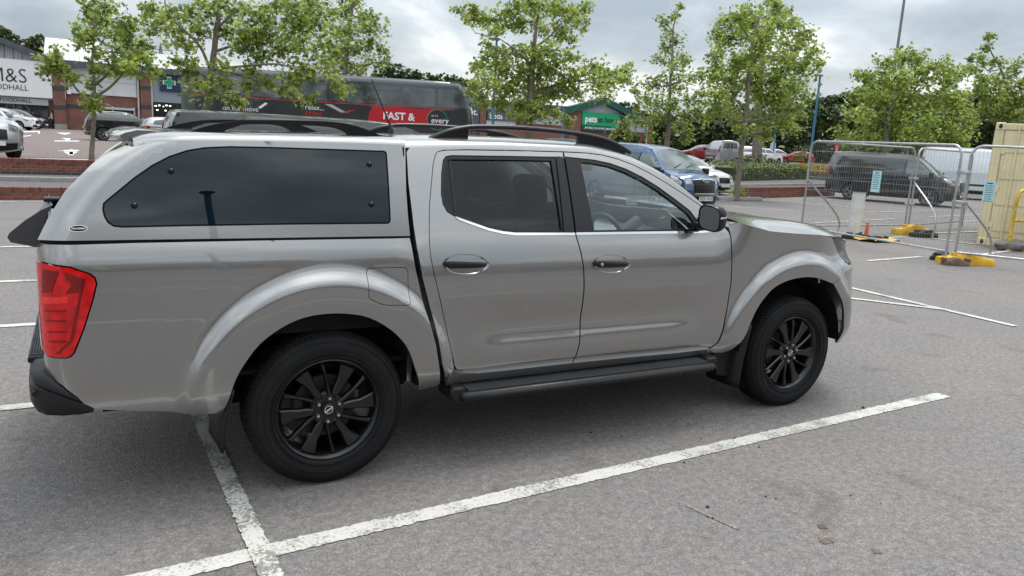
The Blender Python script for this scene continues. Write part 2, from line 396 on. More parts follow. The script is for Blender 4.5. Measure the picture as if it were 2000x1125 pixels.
FD_top = [(2.470,1.232),(2.405,1.288),(2.344,1.334),(2.177,1.428),(2.068,1.485),(1.961,1.536),(1.854,1.579),(1.747,1.610),(1.639,1.629),(1.531,1.637)]
fwin_up = [(2.283,1.207),(2.256,1.268),(2.214,1.323),(2.106,1.393),(2.002,1.457),(1.896,1.511),(1.79,1.553),(1.683,1.582),(1.576,1.597),(1.468,1.603)]
FARCH = smooth_line([(2.690,.560),(2.706,.623),(2.741,.713),(2.811,.802),(2.889,.857),(3.008,.892),(3.156,.902),(3.278,.887),(3.439,.842)], 3)
FARCH2 = smooth_line([(3.439,.842),(3.514,.764),(3.586,.661),(3.624,.558),(3.655,.458),(3.668,.385)], 3)
RARCH = smooth_line([(-.478,.41),(-.455,.49),(-.429,.578),(-.39,.652),(-.325,.738),(-.23,.807),(-.133,.846),(-.033,.858),(.069,.852),(.175,.826),(.286,.758),(.371,.667),(.421,.56),(.455,.47),(.472,.407)], 3)
BONN = [(2.560,1.262),(2.651,1.240),(2.735,1.222),(2.826,1.203),(3.009,1.189),(3.302,1.172),(3.577,1.146)]
HEADL = [(3.577,1.143),(3.447,1.146),(3.52,1.09),(3.614,1.021),(3.675,.972)]
BGAP = [(3.668,.960),(3.554,.895),(3.439,.842)]
TAIL = [(-1.042,1.100),(-.975,1.072),(-.957,1.056),(-.952,1.032),(-.967,.970),(-1.006,.847),(-1.043,.751),(-1.056,.735),(-1.075,.728),(-1.119,.726),(-1.165,.728),(-1.19,.74)]
FLAP = [(.168,1.035),(.172,1.052),(.186,1.058),(.358,1.056),(.376,1.048),(.382,1.03),(.386,.892),(.383,.879),(.370,.874),(.262,.881),(.230,.888),(.176,.916),(.168,.928)]
GAP_L = [(.578,.432),(.529,.659),(.468,.854),(.419,1.052),(.404,1.156),(.398,1.192)]
GAP_R = [(.606,.428),(.571,.556),(.520,.794),(.460,.995),(.433,1.155),(.428,1.25),(.428,1.45),(.440,1.600)]
zt = pchip([.40,.465,.751,1.058,1.35,1.557,1.70,1.836,1.95,2.079,2.20,2.32,2.42,2.50,2.60],[1.662,1.668,1.682,1.690,1.691,1.685,1.665,1.633,1.592,1.536,1.463,1.378,1.310,1.262,1.215])
zo = lambda x: zt(x)-np.interp(x, [.4,1.4,2.0,2.6], [.045,.045,.026,.018])       # where the flank starts to roll into the roof
def px_(name, poly, S, m, parents, **k): return both(name, panel_geo(poly, S, **k), m, parents)
T2 = (TR, TR)
# --- doors ---
rd_poly = RD_left[1:]+[(1.067,.473)]+B_lo+rwin_lo+rwin_up+[(1.3695,1.608)]+[B_hi[-1]]+RD_top+RD_left[:1]
RD = px_('rear_door', rd_poly, S_cab, M_paint, T2, gap=.0038, h=.028)
fd_poly = [(2.142,.462),(1.754,.470)]+B_lo+fwin_up+[(1.3745,1.608),B_hi[-1]]+FD_top[::-1]+FD_front[::-1]
FD = px_('front_door', fd_poly, S_cab, M_paint, T2, gap=.0038, h=.028)
# window surrounds: a rubber ring and a black pillar cover
rg = [(1.286,1.214),(.992,1.218),(.917,1.226),(.835,1.243),(.748,1.271),(.668,1.300),(.632,1.322),(.616,1.356),(.613,1.401),(.630,1.500),(.648,1.556),(.663,1.570),(.690,1.574),(1.059,1.583),(1.288,1.586)]
r_out = [(1.366,1.2065)]+rwin_lo+rwin_up+[(1.3695,1.6075),(1.3685,1.41)]
px_('window_surround', r_out, deeper(S_cab, .006), M_satin, RD, holes=[rg[::-1]], gap=.001, flange=.02)
px_('pillar_cover', [(1.292,1.206),(1.3655,1.206),(1.369,1.41),(1.371,1.603),(1.318,1.602)], S_cab, M_satin, RD, gap=.003, flange=.008, lift=.001)
px_('window_glass', offset(rg, -.004), deeper(S_cab, .018), M_gtint, RD, flange=0, h=.05)
px_('glass_divider', [(.660,1.298),(.676,1.294),(.684,1.574),(.668,1.574)], deeper(S_cab, .014), M_satin, RD, flange=.02)
px_('chrome_strip', [(.655,1.292),(.748,1.262),(.835,1.234),(.917,1.217),(.992,1.209),(1.277,1.206),(1.364,1.205),(1.364,1.192),(1.277,1.193),(.992,1.196),(.917,1.204),(.835,1.221),(.748,1.249),(.672,1.275)], S_cab, M_chrome, RD, lift=.005, flange=.006)
fg = [(2.262,1.216),(2.236,1.263),(2.198,1.310),(2.095,1.378),(1.993,1.442),(1.890,1.494),(1.785,1.536),(1.680,1.565),(1.576,1.580),(1.480,1.586),(1.495,1.216)]
f_out = [(1.3715,1.2065)]+fwin_up+[(1.376,1.607),(1.3735,1.41)]
px_('window_surround', f_out, deeper(S_cab, .006), M_satin, FD, holes=[fg], gap=.001, flange=.02)
px_('pillar_cover', [(1.371,1.206),(1.480,1.206),(1.462,1.602),(1.377,1.603),(1.374,1.41)], S_cab, M_satin, FD, gap=.003, flange=.008, lift=.001)
px_('window_glass', offset(fg, -.004), deeper(S_cab, .018), M_gclear, FD, flange=0, h=.05)
px_('chrome_strip', [(1.372,1.206),(2.283,1.206),(2.36,1.212),(2.36,1.199),(2.283,1.193),(1.372,1.193)], S_cab, M_chrome, FD, lift=.005, flange=.006)
# door handles in their bowls
def handle(cx, cz, a, par):
    for sgn, d in ((-1, par[0]), (1, par[1])):
        y0 = float(-S_cab(cx, cz)[1]); nx = 0.0
        g = G(); rows = []
        for i in range(0, 7):
            q = i/6; row = []
            for k in range(40):
                th = 2*math.pi*k/40; rr = 1-q*.999
                ex = cx+a*rr*math.cos(th)*(1+.06*math.cos(th)); ez = cz+.050*rr*math.sin(th)-.03*(ex-cx)
                yy = -float(S_cab(ex, ez)[1]); inn = .0035 if i == 0 else (.002-.030*math.sin(min(1, q*1.6)*math.pi/2)*(1 if abs(ex-cx) < a*.6 else .35))
                row.append((ex, sgn*(yy+inn), ez))
            row.append(row[0]); rows.append(row)
        g.grid(rows); g.build('handle_bowl', M_paint, d, sharp=60)
        g = G(); hl = a*.93; st = []
        for i in range(15):
            u = -1+2*i/14; w = (1-abs(u)**6)**.5; hh = (.0160-.0035*u)*(.45+.55*w); xx = cx+hl*u; zc = cz-.03*(xx-cx)+.002
            yy = -float(S_cab(xx, zc)[1]); yo = .030*(1-u**4)**.5+.012; dep_ = .014
            st.append([(xx, sgn*(yy+yo-dep_), zc-hh*.8), (xx, sgn*(yy+yo-.003), zc-hh), (xx, sgn*(yy+yo+.002), zc-hh*.3), (xx, sgn*(yy+yo+.001), zc+hh*.5), (xx, sgn*(yy+yo-.004), zc+hh), (xx, sgn*(yy+yo-dep_), zc+hh*.9), (xx, sgn*(yy+yo-dep_), zc-hh*.8)])
        g.grid(st); g.f += [tuple(range(6)), tuple(14*7+i for i in range(6))[::-1]]
        g.build('door_handle', M_satin, d, sharp=50)
handle(.690, 1.058, .128, RD); handle(1.594, 1.033, .128, FD)
_g = G().lathe([(.0001,0),(.008,0),(.009,.003),(.009,.012)], 16, (1.508,-.923-.006,1.037)); _g.build('key_lock', M_steel, FD[0])
# --- cab frame: sill, rear quarter, roof ---
px_('sill', [(.606,.426),(2.429,.424),(2.429,.458),(2.418,.459),(2.142,.461),(1.754,.469),(1.396,.472),(1.067,.472),(.789,.472),(.70,.483),(.66,.51),(.612,.51),(.60,.45)], deeper(S_cab, -.024), M_paint, T2, flange=.045)
qx = [(x, float(zo(x))) for x in (.46,.55,.65)]
quarter = GAP_R+qx+[(.65,1.6205)]+RD_left[:12]+[(.655,.51),(.612,.51)]
px_('rear_quarter', quarter[1:]+[(.607,.455)], S_cab, M_paint, T2, flange=.03)
xr = list(np.linspace(.65, 2.56, 48))
def gapline(x): return np.interp(x, [.6,.635,.78,1.065,1.376,1.531,1.639,1.747,1.854,1.961,2.068,2.177,2.344,2.405,2.47,2.56], [1.609,1.618,1.627,1.634,1.639,1.639,1.631,1.612,1.581,1.538,1.487,1.430,1.336,1.290,1.236,1.20])
px_('roof_side', [(x, float(gapline(x))) for x in xr]+[(x, float(zo(x))) for x in xr[::-1]], S_cab, M_paint, T2, flange=.012, h=.02)
def roof_sec(x, q):
    """q 0..1 rolls over the edge, 1..2 runs to the centre line"""
    z0 = float(zo(x)); z1 = float(zt(x)); y0 = -float(S_gh(x, z0)[1]); rise = z1-z0; w = max(.035, rise*1.7)
    if q <= 1:
        a = np.array([y0, z0]); sl = np.array([-.38, 1.0]); b = a+sl*rise*.72; c = np.array([y0-w-rise*.38, z1+.004]); p = (1-q)**2*a+2*q*(1-q)*b+q*q*c; return p
    c = np.array([y0-w-rise*.38, z1+.004]); u = q-1; return np.array([c[0]*(1-u), c[1]+(.010)*(1-(1-u)**2)])
g = G(); X = list(np.linspace(.428, 1.66, 36)); Q = list(np.linspace(0, 1, 7))+list(np.linspace(1, 2, 9)[1:])
rows = []
for x in X:
    half = [roof_sec(x, q) for q in Q]; rows.append([(x, -p[0], p[1]) for p in half]+[(x, p[0], p[1]) for p in half[::-1][1:]])
g.grid(rows); g.build('roof', M_paint, TR, sharp=60)
for sgn in (-1, 1):
    g = G(); rows = []
    for x in np.linspace(1.66, 2.60, 30):
        rows.append([(x, sgn*roof_sec(x, q)[0], roof_sec(x, q)[1]) for q in Q[:7]]+[(x, sgn*(roof_sec(x, 1)[0]-.02), roof_sec(x, 1)[1]-.03)])
    g.grid(rows); g.build('windscreen_pillar', M_paint, TR, sharp=70)
# windscreen and rear screen
g = G(); rows = []
for i in range(13):
    u = i/12; xs = 1.66+(2.58-1.66)*u; e1 = roof_sec(xs, 1); row = []
    for k in range(17):
        v = -1+2*k/16; row.append((xs+.10*(1-v*v)+.02, v*(e1[0]-.008), e1[1]-.006+.045*(1-v*v)*(1-.3*u)))
    rows.append(row)
g.grid(rows); g.build('windscreen', M_gclear, TR, fix=False)
g = G(); g.grid([[(1.60+.10*(1-v*v), v*.60, 1.664+.04*(1-v*v)) for v in np.linspace(-1,1,9)],[(1.73+.10*(1-v*v), v*.60, 1.655+.045*(1-v*v)-.02) for v in np.linspace(-1,1,9)]]); g.build('header_band', M_satin, TR, fix=False)
g = G(); g.prism([(-.66,1.60),(.66,1.60),(.80,1.215),(-.80,1.215)], lambda a,b,d: (.428+d+.0*b, a, b), .03, .036); g.build('rear_screen', M_gtint, TR)
g = G(); g.box((.43,-.79,.44),(.455,.79,1.215)); g.build('cab_back_panel', M_paint, TR)
# dark gap between cab and bed
px_('gap_seal', [(.385,1.62),(.395,1.2),(.40,1.16),(.415,1.05),(.465,.85),(.525,.66),(.58,.42),(.625,.42),(.60,.55),(.54,.8),(.48,1.0),(.45,1.16),(.45,1.62)], deeper(S_cab, .05), M_dark, T2, flange=.05)
# --- inner structure seen through gaps, glass and arches ---
for sgn in (-1, 1):
    g = G(); rows = []
    for x in np.linspace(.46, 2.54, 20): rows.append([(x, sgn*(-float(S_cab(x, t)[1])-.045), t) for t in np.linspace(.44, 1.205, 9)])
    g.grid(rows); g.build('door_lining', M_trim, TR)
g = G(); g.box((-1.1,-.62,.46),(3.75,.62,.56)); g.box((.46,-.84,.43),(2.5,.84,.47)); g.box((-.95,-.52,.36),(3.6,-.40,.46)); g.box((-.95,.40,.36),(3.6,.52,.46)); g.build('chassis', M_dark, TR)
g = G().cyl((0,-.70,.36),(0,.70,.36),.045,n=10); g.lathe([(.001,-.13),(.10,-.11),(.15,0),(.10,.11),(.001,.13)], 14, (0,0,.36)); g.box((-.55,-.47,.33),(.60,-.41,.36)); g.cyl((.12,-.45,.33),(.18,-.42,.72),.03,n=8); g.build('rear_axle', M_dark, TR)
for hx in (0, 3.15):
    for sgn in (-1, 1):
        g = G(); rows = []
        for k in range(25):
            a = R_(2)+R_(176)*k/24; r0 = .480; rows.append([(hx+.01+r0*math.cos(a), sgn*(.60), .40+r0*math.sin(a)*1.02), (hx+.01+r0*math.cos(a), sgn*.865, .40+r0*math.sin(a)*1.02)])
        g.grid(rows); g.add([(hx-.49,sgn*.60,.36),(hx+.49,sgn*.60,.36),(hx+.49,sgn*.60,.9),(hx-.49,sgn*.60,.9)], [(0,1,2,3)]); g.build('wheel_arch_liner', M_dark, TR)
# --- load bed ---
bed = [(.398,1.192),(-.2,1.192),(-.8,1.190),(-1.08,1.186),(-1.24,1.180),(-1.24,1.112),(-1.16,1.116)]+[(a, b) for a, b in offset(TAIL+[(-1.26,.74),(-1.26,1.10),(-1.16,1.112)], -.004)[:12]]+[(-1.21,.715),(-1.195,.672),(-1.174,.655),(-1.096,.608),(-1.04,.555),(-1.0,.495),(-.759,.452),(-.60,.424)]+RARCH+[(.53,.418)]+GAP_L[:-1]
BS = both('bed_side', panel_geo(bed, S_body, h=.011, gap=0, flange=.018, holes=[FLAP]), M_paint, T2)
V, F, NN = panel_geo(FLAP, S_body, h=.02, gap=.003, flange=.012); obj('fuel_flap', V, F, M_paint, BS[0], nrm=NN)
g = G(); g.prism(offset(FLAP, -.012), lambda a,b,d: (a, -float(S_body(a,b)[1])*-1+.03+d, b), 0, .004); g.build('flap_recess', M_dark, BS[0])
tl = TAIL+[(-1.25,.745),(-1.275,.80),(-1.29,.95),(-1.285,1.08),(-1.24,1.108),(-1.16,1.112)]
M_lens = mat('red_lens', (.60,.004,.006), .12, coat=.35, spec=.4, var=.35, vscale=22); M_lens2 = mat('deep_red_lens', (.20,.001,.003), .10, coat=.3, spec=.4, var=.3, vscale=20); M_reflx = mat('red_reflector', (.80,.02,.012), .25, coat=.6, var=.15, vscale=60); M_clear = mat('clear_lens', (.75,.77,.78), .05, .4, coat=1.0, var=.05)
TL = both('tail_light', panel_geo(tl, S_body, h=.018, gap=.002, flange=.02, lift=.004), M_lens, T2)
both('lamp_reflector', panel_geo([(-1.165,.945),(-1.055,.958),(-1.052,.985),(-1.165,.975)], S_body, h=.02, flange=0, lift=.0065), M_reflx, TL)
both('brake_lamp', panel_geo([(-1.155,1.085),(-1.08,1.082),(-1.115,.998),(-1.165,.990)], S_body, h=.02, flange=0, lift=.0066), M_lens2, TL)
both('brake_lamp', panel_geo([(-1.065,1.080),(-1.05,1.079),(-.99,1.052),(-1.0,1.000),(-1.06,.995),(-1.04,1.03)], S_body, h=.02, flange=0, lift=.0062), M_lens2, TL)
for zc_, w_, x0_ in ((.915,.10,-1.16),(.875,.09,-1.155),(.83,.085,-1.15),(.79,.08,-1.145)):
    both('lens_rib', panel_geo([(x0_,zc_),(x0_+w_,zc_+.006),(x0_+w_,zc_+.012),(x0_,zc_+.005)], S_body, h=.02, flange=0, lift=.0066), M_lens2, TL)
both('lens_rib', panel_geo([(-1.005,1.03),(-.995,1.03),(-1.045,.80),(-1.10,.742),(-1.112,.745),(-1.055,.802)], S_body, h=.02, flange=0, lift=.0064), M_lens2, TL)
both('reverse_lamp', panel_geo([(-1.225,.76),(-1.20,.755),(-1.215,.93),(-1.25,.93)], S_body, h=.02, flange=0, lift=.0066), M_clear, TL)
g = G(); g.box((-1.150,-.72,.66),(-1.115,.72,1.18), .012, 2); g.build('tailgate', M_paint, TR)
g = G(); g.box((-1.12,-.80,.56),(.40,.80,.58)); g.box((-1.1,-.825,.75),(.39,-.80,1.19)); g.box((-1.1,.80,.75),(.39,.825,1.19)); g.build('bed_liner', M_dark, TR)
# rear bumper with step
def bump_sec(path, zb, ztp, dep_):
    rows = []
    for i, (x, y) in enumerate(path):
        p = np.array(path[max(i-1,0)]); q = np.array(path[min(i+1,len(path)-1)]); t = (q-p)/np.linalg.norm(q-p); n = np.array([-abs(t[1]) if True else 0, 0.0]); n = np.array([t[1], -t[0]]); n = n if n@np.array([x+.4, y]) > 0 else -n
        a, b, d = zb[i], ztp[i], dep_[i]; h = b-a
        sec = [(-d, a+.01), (-d*.4, a), (-.012, a+.006), (-.002, a+h*.18), (0, a+h*.45), (-.003, a+h*.64), (-.014, a+h*.67), (-.008, a+h*.70), (-.010, b-.02), (-.028, b-.003), (-.06, b), (-d, b)]
        rows.append([(x+n[0]*o, y+n[1]*o, z) for o, z in sec])
    return rows
pth = [(-.985,-.862),(-1.03,-.872),(-1.10,-.866),(-1.16,-.842),(-1.197,-.80),(-1.215,-.74),(-1.224,-.60),(-1.228,-.35),(-1.23,0)]
zb_ = [.478,.474,.472,.474,.480,.488,.495,.495,.495]; zt_ = [.520,.560,.612,.648,.660,.664,.664,.664,.664]; dp_ = [.03,.05,.07,.09,.10,.11,.12,.12,.12]
pth2 = pth+[(x,-y) for x, y in pth[::-1][1:]]; g = G(); g.grid(bump_sec(pth2, zb_+zb_[::-1][1:], zt_+zt_[::-1][1:], dp_+dp_[::-1][1:]))
RB = g.build('rear_bumper', M_black, TR, sharp=50)
g = G(); g.box((-1.224,-.60,.640),(-1.12,.60,.668), .008, 2); g.build('bumper_step', M_black, RB)
for k in range(9):
    g = G(); g.box((-1.217+.010*k,-.58,.6675),(-1.212+.010*k,.58,.673)); g.build('step_rib', M_black, RB)
g = G().lathe([(.001,-.004),(.011,-.004),(.013,0)], 14, (-1.192,-.812,.57)); g.build('parking_sensor', M_satin, RB)
# --- front wing, bonnet, nose ---
wing = [(2.429,.424),(2.53,.424),(2.578,.430),(2.62,.46),(2.66,.51)]+FARCH+[(3.554,.895),(3.662,.957),(3.675,.970),(3.614,1.021),(3.52,1.09),(3.447,1.146)]+[(3.38,1.1645)]+[(a, b) for a, b in BONN[:-1][::-1]]+[(2.52,1.245),(2.49,1.235)]+[(2.50,1.20),(2.509,1.157),(2.518,1.023),(2.530,.862),(2.530,.707),(2.513,.58),(2.491,.497),(2.465,.466),(2.429,.458)]
px_('front_wing', wing, S_body, M_paint, T2, gap=.0015, h=.012, flange=.02)
g = G(); rows = []
_bx = [2.56,2.65,2.735,2.826,2.92,3.009,3.1,3.2,3.302,3.4,3.50,3.58,3.66,3.72,3.765]; _bz = np.interp(_bx, [b[0] for b in BONN]+[3.66,3.72,3.765], [b[1] for b in BONN]+[1.135,1.118,1.09])
for x, z in zip(_bx, _bz):
    ye = -float(S_body(x, min(z, 1.24))[1])-.004 if x < 3.6 else (-float(S_body(3.6, 1.14)[1])-.004)-(x-3.6)*.55
    row = []; top = np.interp(x, [2.56,2.815,3.04,3.34,3.57,3.70,3.765], [1.292,1.274,1.258,1.230,1.206,1.165,1.10])-z
    for k in range(25):
        v = -1+2*k/24; a = abs(v); bump = np.interp(a, [0,.35,.55,.68,.85,.95,1], [.90,.97,1.0,.93,.55,.22,0]); nose = .16*(1-v*v)*max(0, (x-2.9)/.86)**1.5
        row.append((x+nose, v*ye, z+max(top,0)*bump))
    rows.append(row)
g.grid(rows); BN = g.build('bonnet', M_paint, TR, sharp=60)
hl = [(3.447,1.146),(3.577,1.143),(3.70,1.125),(3.85,1.09),(4.05,1.05),(4.30,1.02),(4.30,.93),(4.05,.93),(3.85,.935),(3.74,.955),(3.675,.972),(3.614,1.021),(3.52,1.09)]
M_lampg = glass('lamp_glass', (.85,.88,.9)); M_lampin = mat('lamp_reflector', (.55,.57,.60), .18, .9, var=.2, vscale=25)
HLo = px_('headlight', hl, deeper(S_body, .03), M_lampin, T2, flange=0)
px_('lamp_glass', hl, S_body, M_lampg, HLo, gap=.002, flange=.03); px_('lamp_bezel', [(3.66,1.11),(3.80,1.075),(3.80,1.03),(3.67,1.05)], deeper(S_body, .02), M_satin, HLo, flange=.02)
fb = [(3.439,.842),(3.554,.895),(3.668,.960),(3.74,.945),(3.85,.925),(4.05,.92),(4.30,.92),(4.32,.70),(4.90,.70),(4.90,.42),(4.2,.40),(3.80,.385),(3.70,.380)]+FARCH2[::-1][:-1]
FB = px_('front_bumper', fb, S_body, M_paint, T2, gap=.0015, flange=.02); px_('grille', [(4.30,.92),(4.30,1.02),(4.9,1.06),(4.9,.70),(4.32,.70)], deeper(S_body, .02), M_satin, T2, flange=.02)
px_('fog_lamp_recess', [(4.0,.52),(4.25,.50),(4.25,.60),(4.02,.62)], S_body, M_dark, FB, flange=0, lift=.003)
# --- hardtop canopy ---
CW = [(-.914,1.350),(-.918,1.325),(-.914,1.298),(-.902,1.272),(-.881,1.256),(-.85,1.252),(-.606,1.256),(-.171,1.260),(.285,1.261),(.298,1.266),(.303,1.280),(.304,1.423),(.303,1.590),(.299,1.600),(.290,1.604),(.007,1.602),(-.228,1.600),(-.414,1.596),(-.520,1.587),(-.590,1.572),(-.660,1.545),(-.728,1.506),(-.796,1.455),(-.862,1.397),(-.900,1.364)]
zct = pchip([-.80,-.73,-.6,-.28,.1,.42],[1.606,1.632,1.645,1.657,1.666,1.670]); zco = lambda x: zct(x)-.034
co = [(-1.148,1.203),(-1.106,1.292),(-1.042,1.396),(-.947,1.499),(-.879,1.551),(-.82,1.580),(-.79,float(zco(-.79)))]+[(x, float(zco(x))) for x in (-.73,-.66,-.6,-.5,-.4,-.28,-.1,.1,.25,.40)]+[(.392,1.5),(.389,1.424),(.391,1.3),(.398,1.203)]
CO = tag(G().box((-.3,-.1,1.640),(-.2,.1,1.645)).build('canopy', M_paint, TR)) if False else None
g = G(); rows = []; Qc = list(np.linspace(0,1,8))+list(np.linspace(1,2,8)[1:])
def can_sec(x, q):
    z0 = float(zco(x)); z1 = float(zct(x)); y0 = -float(S_can(x, z0)[1]); a = np.array([y0, z0]); b = a+np.array([-.008,.03]); c = np.array([y0-.085, z1])
    if q <= 1: return (1-q)**2*a+2*q*(1-q)*b+q*q*c
    u = q-1; return np.array([c[0]*(1-u), c[1]+.005*(1-(1-u)**2)])
for x in np.linspace(-.79, .402, 34):
    half = [can_sec(x, q) for q in Qc]; rows.append([(x, -p[0], p[1]) for p in half]+[(x, p[0], p[1]) for p in half[::-1][1:]])
g.grid(rows); CO = g.build('canopy', M_paint, TR, sharp=60)
C2 = (CO, CO)
V, F, NN = panel_geo(co, S_can, h=.028, flange=.02, holes=[CW]); obj('canopy_side', V, F, M_paint, CO, nrm=NN)
V, F, NN = mirror_y(*panel_geo([(a+(.085 if a < -.75 else 0), b) for a, b in co], S_can, h=.028, flange=.02, holes=[CW])); obj('canopy_side', V, F, M_paint, CO, nrm=NN)
px_('canopy_window', CW, deeper(S_can, .003), M_gdark, C2, gap=.007, flange=.006, h=.05); px_('window_seal', offset(CW, -.001), deeper(S_can, .006), M_dark, C2, holes=[offset(CW, .012)], flange=0)
for s_, t_ in ((-.655,1.483),(-.800,1.341),(.212,1.537),(.211,1.352)):
    for sgn in (-1, 1):
        y = float(S_can(s_, t_)[1]); g = G().lathe([(.001,-.011),(.008,-.010),(.0125,-.005),(.0135,0)], 16, (s_, y+.002, t_))
        if sgn > 0: g.v = [(a,-b,c) for a,b,c in g.v]
        g.build('window_bolt', M_satin, CO)
px_('canopy_skirt', [(-1.14,1.205),(.395,1.205),(.395,1.190),(-1.14,1.190)], deeper(S_can, .012), M_dark, C2, flange=.02)
g = G(); g.grid([[(x+.11, -v*.74*(1-.09*i/6), z) for v in np.linspace(-1,1,9)] for i,(x,z) in enumerate([(-1.175,1.20),(-1.12,1.30),(-1.052,1.40),(-.957,1.505),(-.885,1.558),(-.83,1.585),(-.79,1.602)])]); g.build('rear_glass_hatch', mat('hatch_glass', (.006,.007,.008), .06, spec=.3, var=.1), CO)
g = G(); g.box((.388,-.84,1.19),(.398,.84,1.25)); g.prism([(-.83,1.24),(.83,1.24),(.77,1.625),(-.77,1.625)], lambda a,b,d: (.385+d,a,b), 0, .006); g.build('canopy_bulkhead', M_dark, CO)
g = G(); g.grid([[(x, v*.60, float(zct(x))+.013) for v in np.linspace(-1,1,5)] for x in np.linspace(-.75,.39,8)]); 
for p_ in range(len(g.v)): g.v[p_] = (g.v[p_][0], g.v[p_][1], g.v[p_][2]-.03)
g.build('canopy_headlining', M_trim, CO)
# spoiler over the hatch
rows = []
for v in np.linspace(-1,1,21):
    y = v*.60; k = (1-abs(v)**10); sec = [(-.63,1.634),(-.72,1.652),(-.79,1.652),(-.85,1.634),(-.876,1.616),(-.872,1.602),(-.83,1.586),(-.775,1.574),(-.70,1.576),(-.63,1.585)]; c = (-.77,1.622)
    rows.append([(c[0]+(x-c[0])*(.80+.20*k)+.02*v*v, y, c[1]+(z-c[1])*(.72+.28*k)) for x, z in sec]+[(c[0]+(sec[0][0]-c[0])*(.80+.20*k)+.02*v*v, y, c[1]+(sec[0][1]-c[1])*(.72+.28*k))])
g = G().grid(rows); g.f += [tuple(range(10)), tuple(20*11+i for i in range(10))[::-1]]; g.build('spoiler', M_paint, CO, sharp=60)
rows = []
for v in np.linspace(-1,-.22,15):
    y = v*.76; k = .22+.78*max(-v, 0)**2.2; sec = [(-1.09,1.335),(-1.13,1.315),(-1.19,1.272),(-1.245,1.222),(-1.252,1.205),(-1.242,1.186),(-1.17,1.168),(-1.145,1.163),(-1.14,1.20),(-1.12,1.28)]
    rows.append([(-1.13+(x+1.13)*k, y, z) for x, z in sec+sec[:1]])
g = G().grid(rows); g.f += [tuple(range(10)), tuple(14*11+i for i in range(10))[::-1]]; g.build('hatch_moulding', mat('moulding_grey', (.035,.037,.04), .35, spec=.6, var=.1), CO, sharp=45)
g = G(); g.box((-1.13,-.60,1.33),(-1.07,-.52,1.348), .008, 2); g.cyl((-1.09,-.56,1.30),(-1.09,-.56,1.335),.014); g.build('hatch_handle', M_black, CO)
# oval maker's badge
bx_, bz_ = -1.005, 1.251; by_ = float(S_can(bx_, bz_)[1])
nb = np.array([.0,-1,.24]); nb /= np.linalg.norm(nb)
def on_badge(a, b, d): return (bx_+a, by_-d*1.0+b*.23, bz_+b)
g = G(); g.prism([(.0325*math.cos(k*math.pi/20), .0128*math.sin(k*math.pi/20)) for k in range(40)], on_badge, .001, .004); BD = g.build('badge', M_chrome, CO)
g = G(); g.prism([(.0305*math.cos(k*math.pi/20), .0112*math.sin(k*math.pi/20)) for k in range(40)], on_badge, .0042, .005); g.build('badge_face', mat('badge_black', (.006,.006,.008), .7, spec=.1, var=.1), BD)
V, F = text_geo('TRUCKMAN', .0095, 0, .0003); g = G().add([on_badge(a, b, .0056) for a, b, c in V], F); g.build('badge_lettering', M_white, BD, fix=False)
# --- roof rails and aerial ---
def rail(outer, inner, y, par, th=.018):
    for sgn in (-1, 1):
        g = G(); o = smooth_line(outer, 4); i_ = smooth_line(inner, 4) if inner else None
        poly = o+[outer[-1]]
        loops = outer
        geo = panel_geo(o if area(o) > 0 else o[::-1], lambda s, t: np.stack([s+0*t, -np.full_like(s+t, y+th/2)+0*s, t+0*s], -1), h=.03, flange=th, holes=[smooth_line(h_, 4, True) for h_ in inner])
        V, F, NN = geo; back = len(V); V2 = [(a, -y+th/2 if abs(b+y+th/2) < 1e-6 else b, c) for a, b, c in V]
        V = list(V)+V2; F = list(F)+[tuple(q+back for q in f[::-1]) for f in F]; NN = list(NN)+[(a,-b,c) if abs(b) > .9 else (a,b,c) for a,b,c in NN]
        if sgn > 0: V, F, NN = mirror_y(V, F, NN)
        obj('roof_rail', V, F, M_satin, par, nrm=NN)
rail([(-.578,1.640),(-.50,1.672),(-.40,1.698),(-.28,1.714),(-.03,1.726),(.11,1.726),(.19,1.716),(.27,1.695),(.352,1.662),(.352,1.650),(.20,1.648),(-.30,1.640)], [[(-.405,1.652),(-.36,1.679),(-.30,1.694),(-.08,1.702),(.05,1.702),(.12,1.690),(.165,1.662),(.15,1.655),(-.20,1.650)]], .60, CO)
for sgn in (-1, 1):
    tp = [(.605,1.668),(.66,1.693),(.72,1.716),(.83,1.740),(.95,1.748),(1.10,1.752),(1.30,1.750),(1.45,1.744),(1.60,1.733),(1.72,1.714),(1.82,1.684),(1.90,1.648)]
    P = smooth_line(tp, 4); g = G(); rows = []
    for i, (x, z) in enumerate(P):
        a = np.array(P[max(i-1,0)]); b = np.array(P[min(i+1,len(P)-1)]); t = (b-a)/np.linalg.norm(b-a); n = np.array([-t[1], t[0]]); w, h = .017, .013
        rows.append([(x+n[0]*h*c1, sgn*(.575+w*c2), z+n[1]*h*c1) for c1, c2 in ((1,-.5),(1.15,0),(1,.5),(.4,1),(-.4,1),(-1,.5),(-1,-.5),(-.4,-1),(.4,-1),(1,-.5))])
    g.grid(rows)
    for f0, f1, zf in ((.62,.82,0),(1.52,1.86,0)):
        xs = np.linspace(f0, f1, 9); top = np.interp(xs, [p[0] for p in P], [p[1] for p in P])-.008
        bot = [float(zt(x))-.004 for x in xs]; poly = list(zip(xs, top))+[(x, b) for x, b in list(zip(xs, np.minimum(bot, top-.002)))[::-1]]
        if f0 < 1: poly = [p for p in poly]
        g.prism(poly, lambda a,b,d: (a, sgn*.575+d, b), -.011, .011)
    g.build('roof_rail', M_satin, TR, sharp=50)
g = G(); b0 = np.array([.60,-.02,1.705]); tip = np.array([.47,-.02,1.985]); g.tube([b0, b0+(tip-b0)*.06, b0+(tip-b0)*.12, b0+(tip-b0)*.4, tip], [.026,.012,.006,.0045,.0025], 8); g.build('aerial', M_satin, TR)
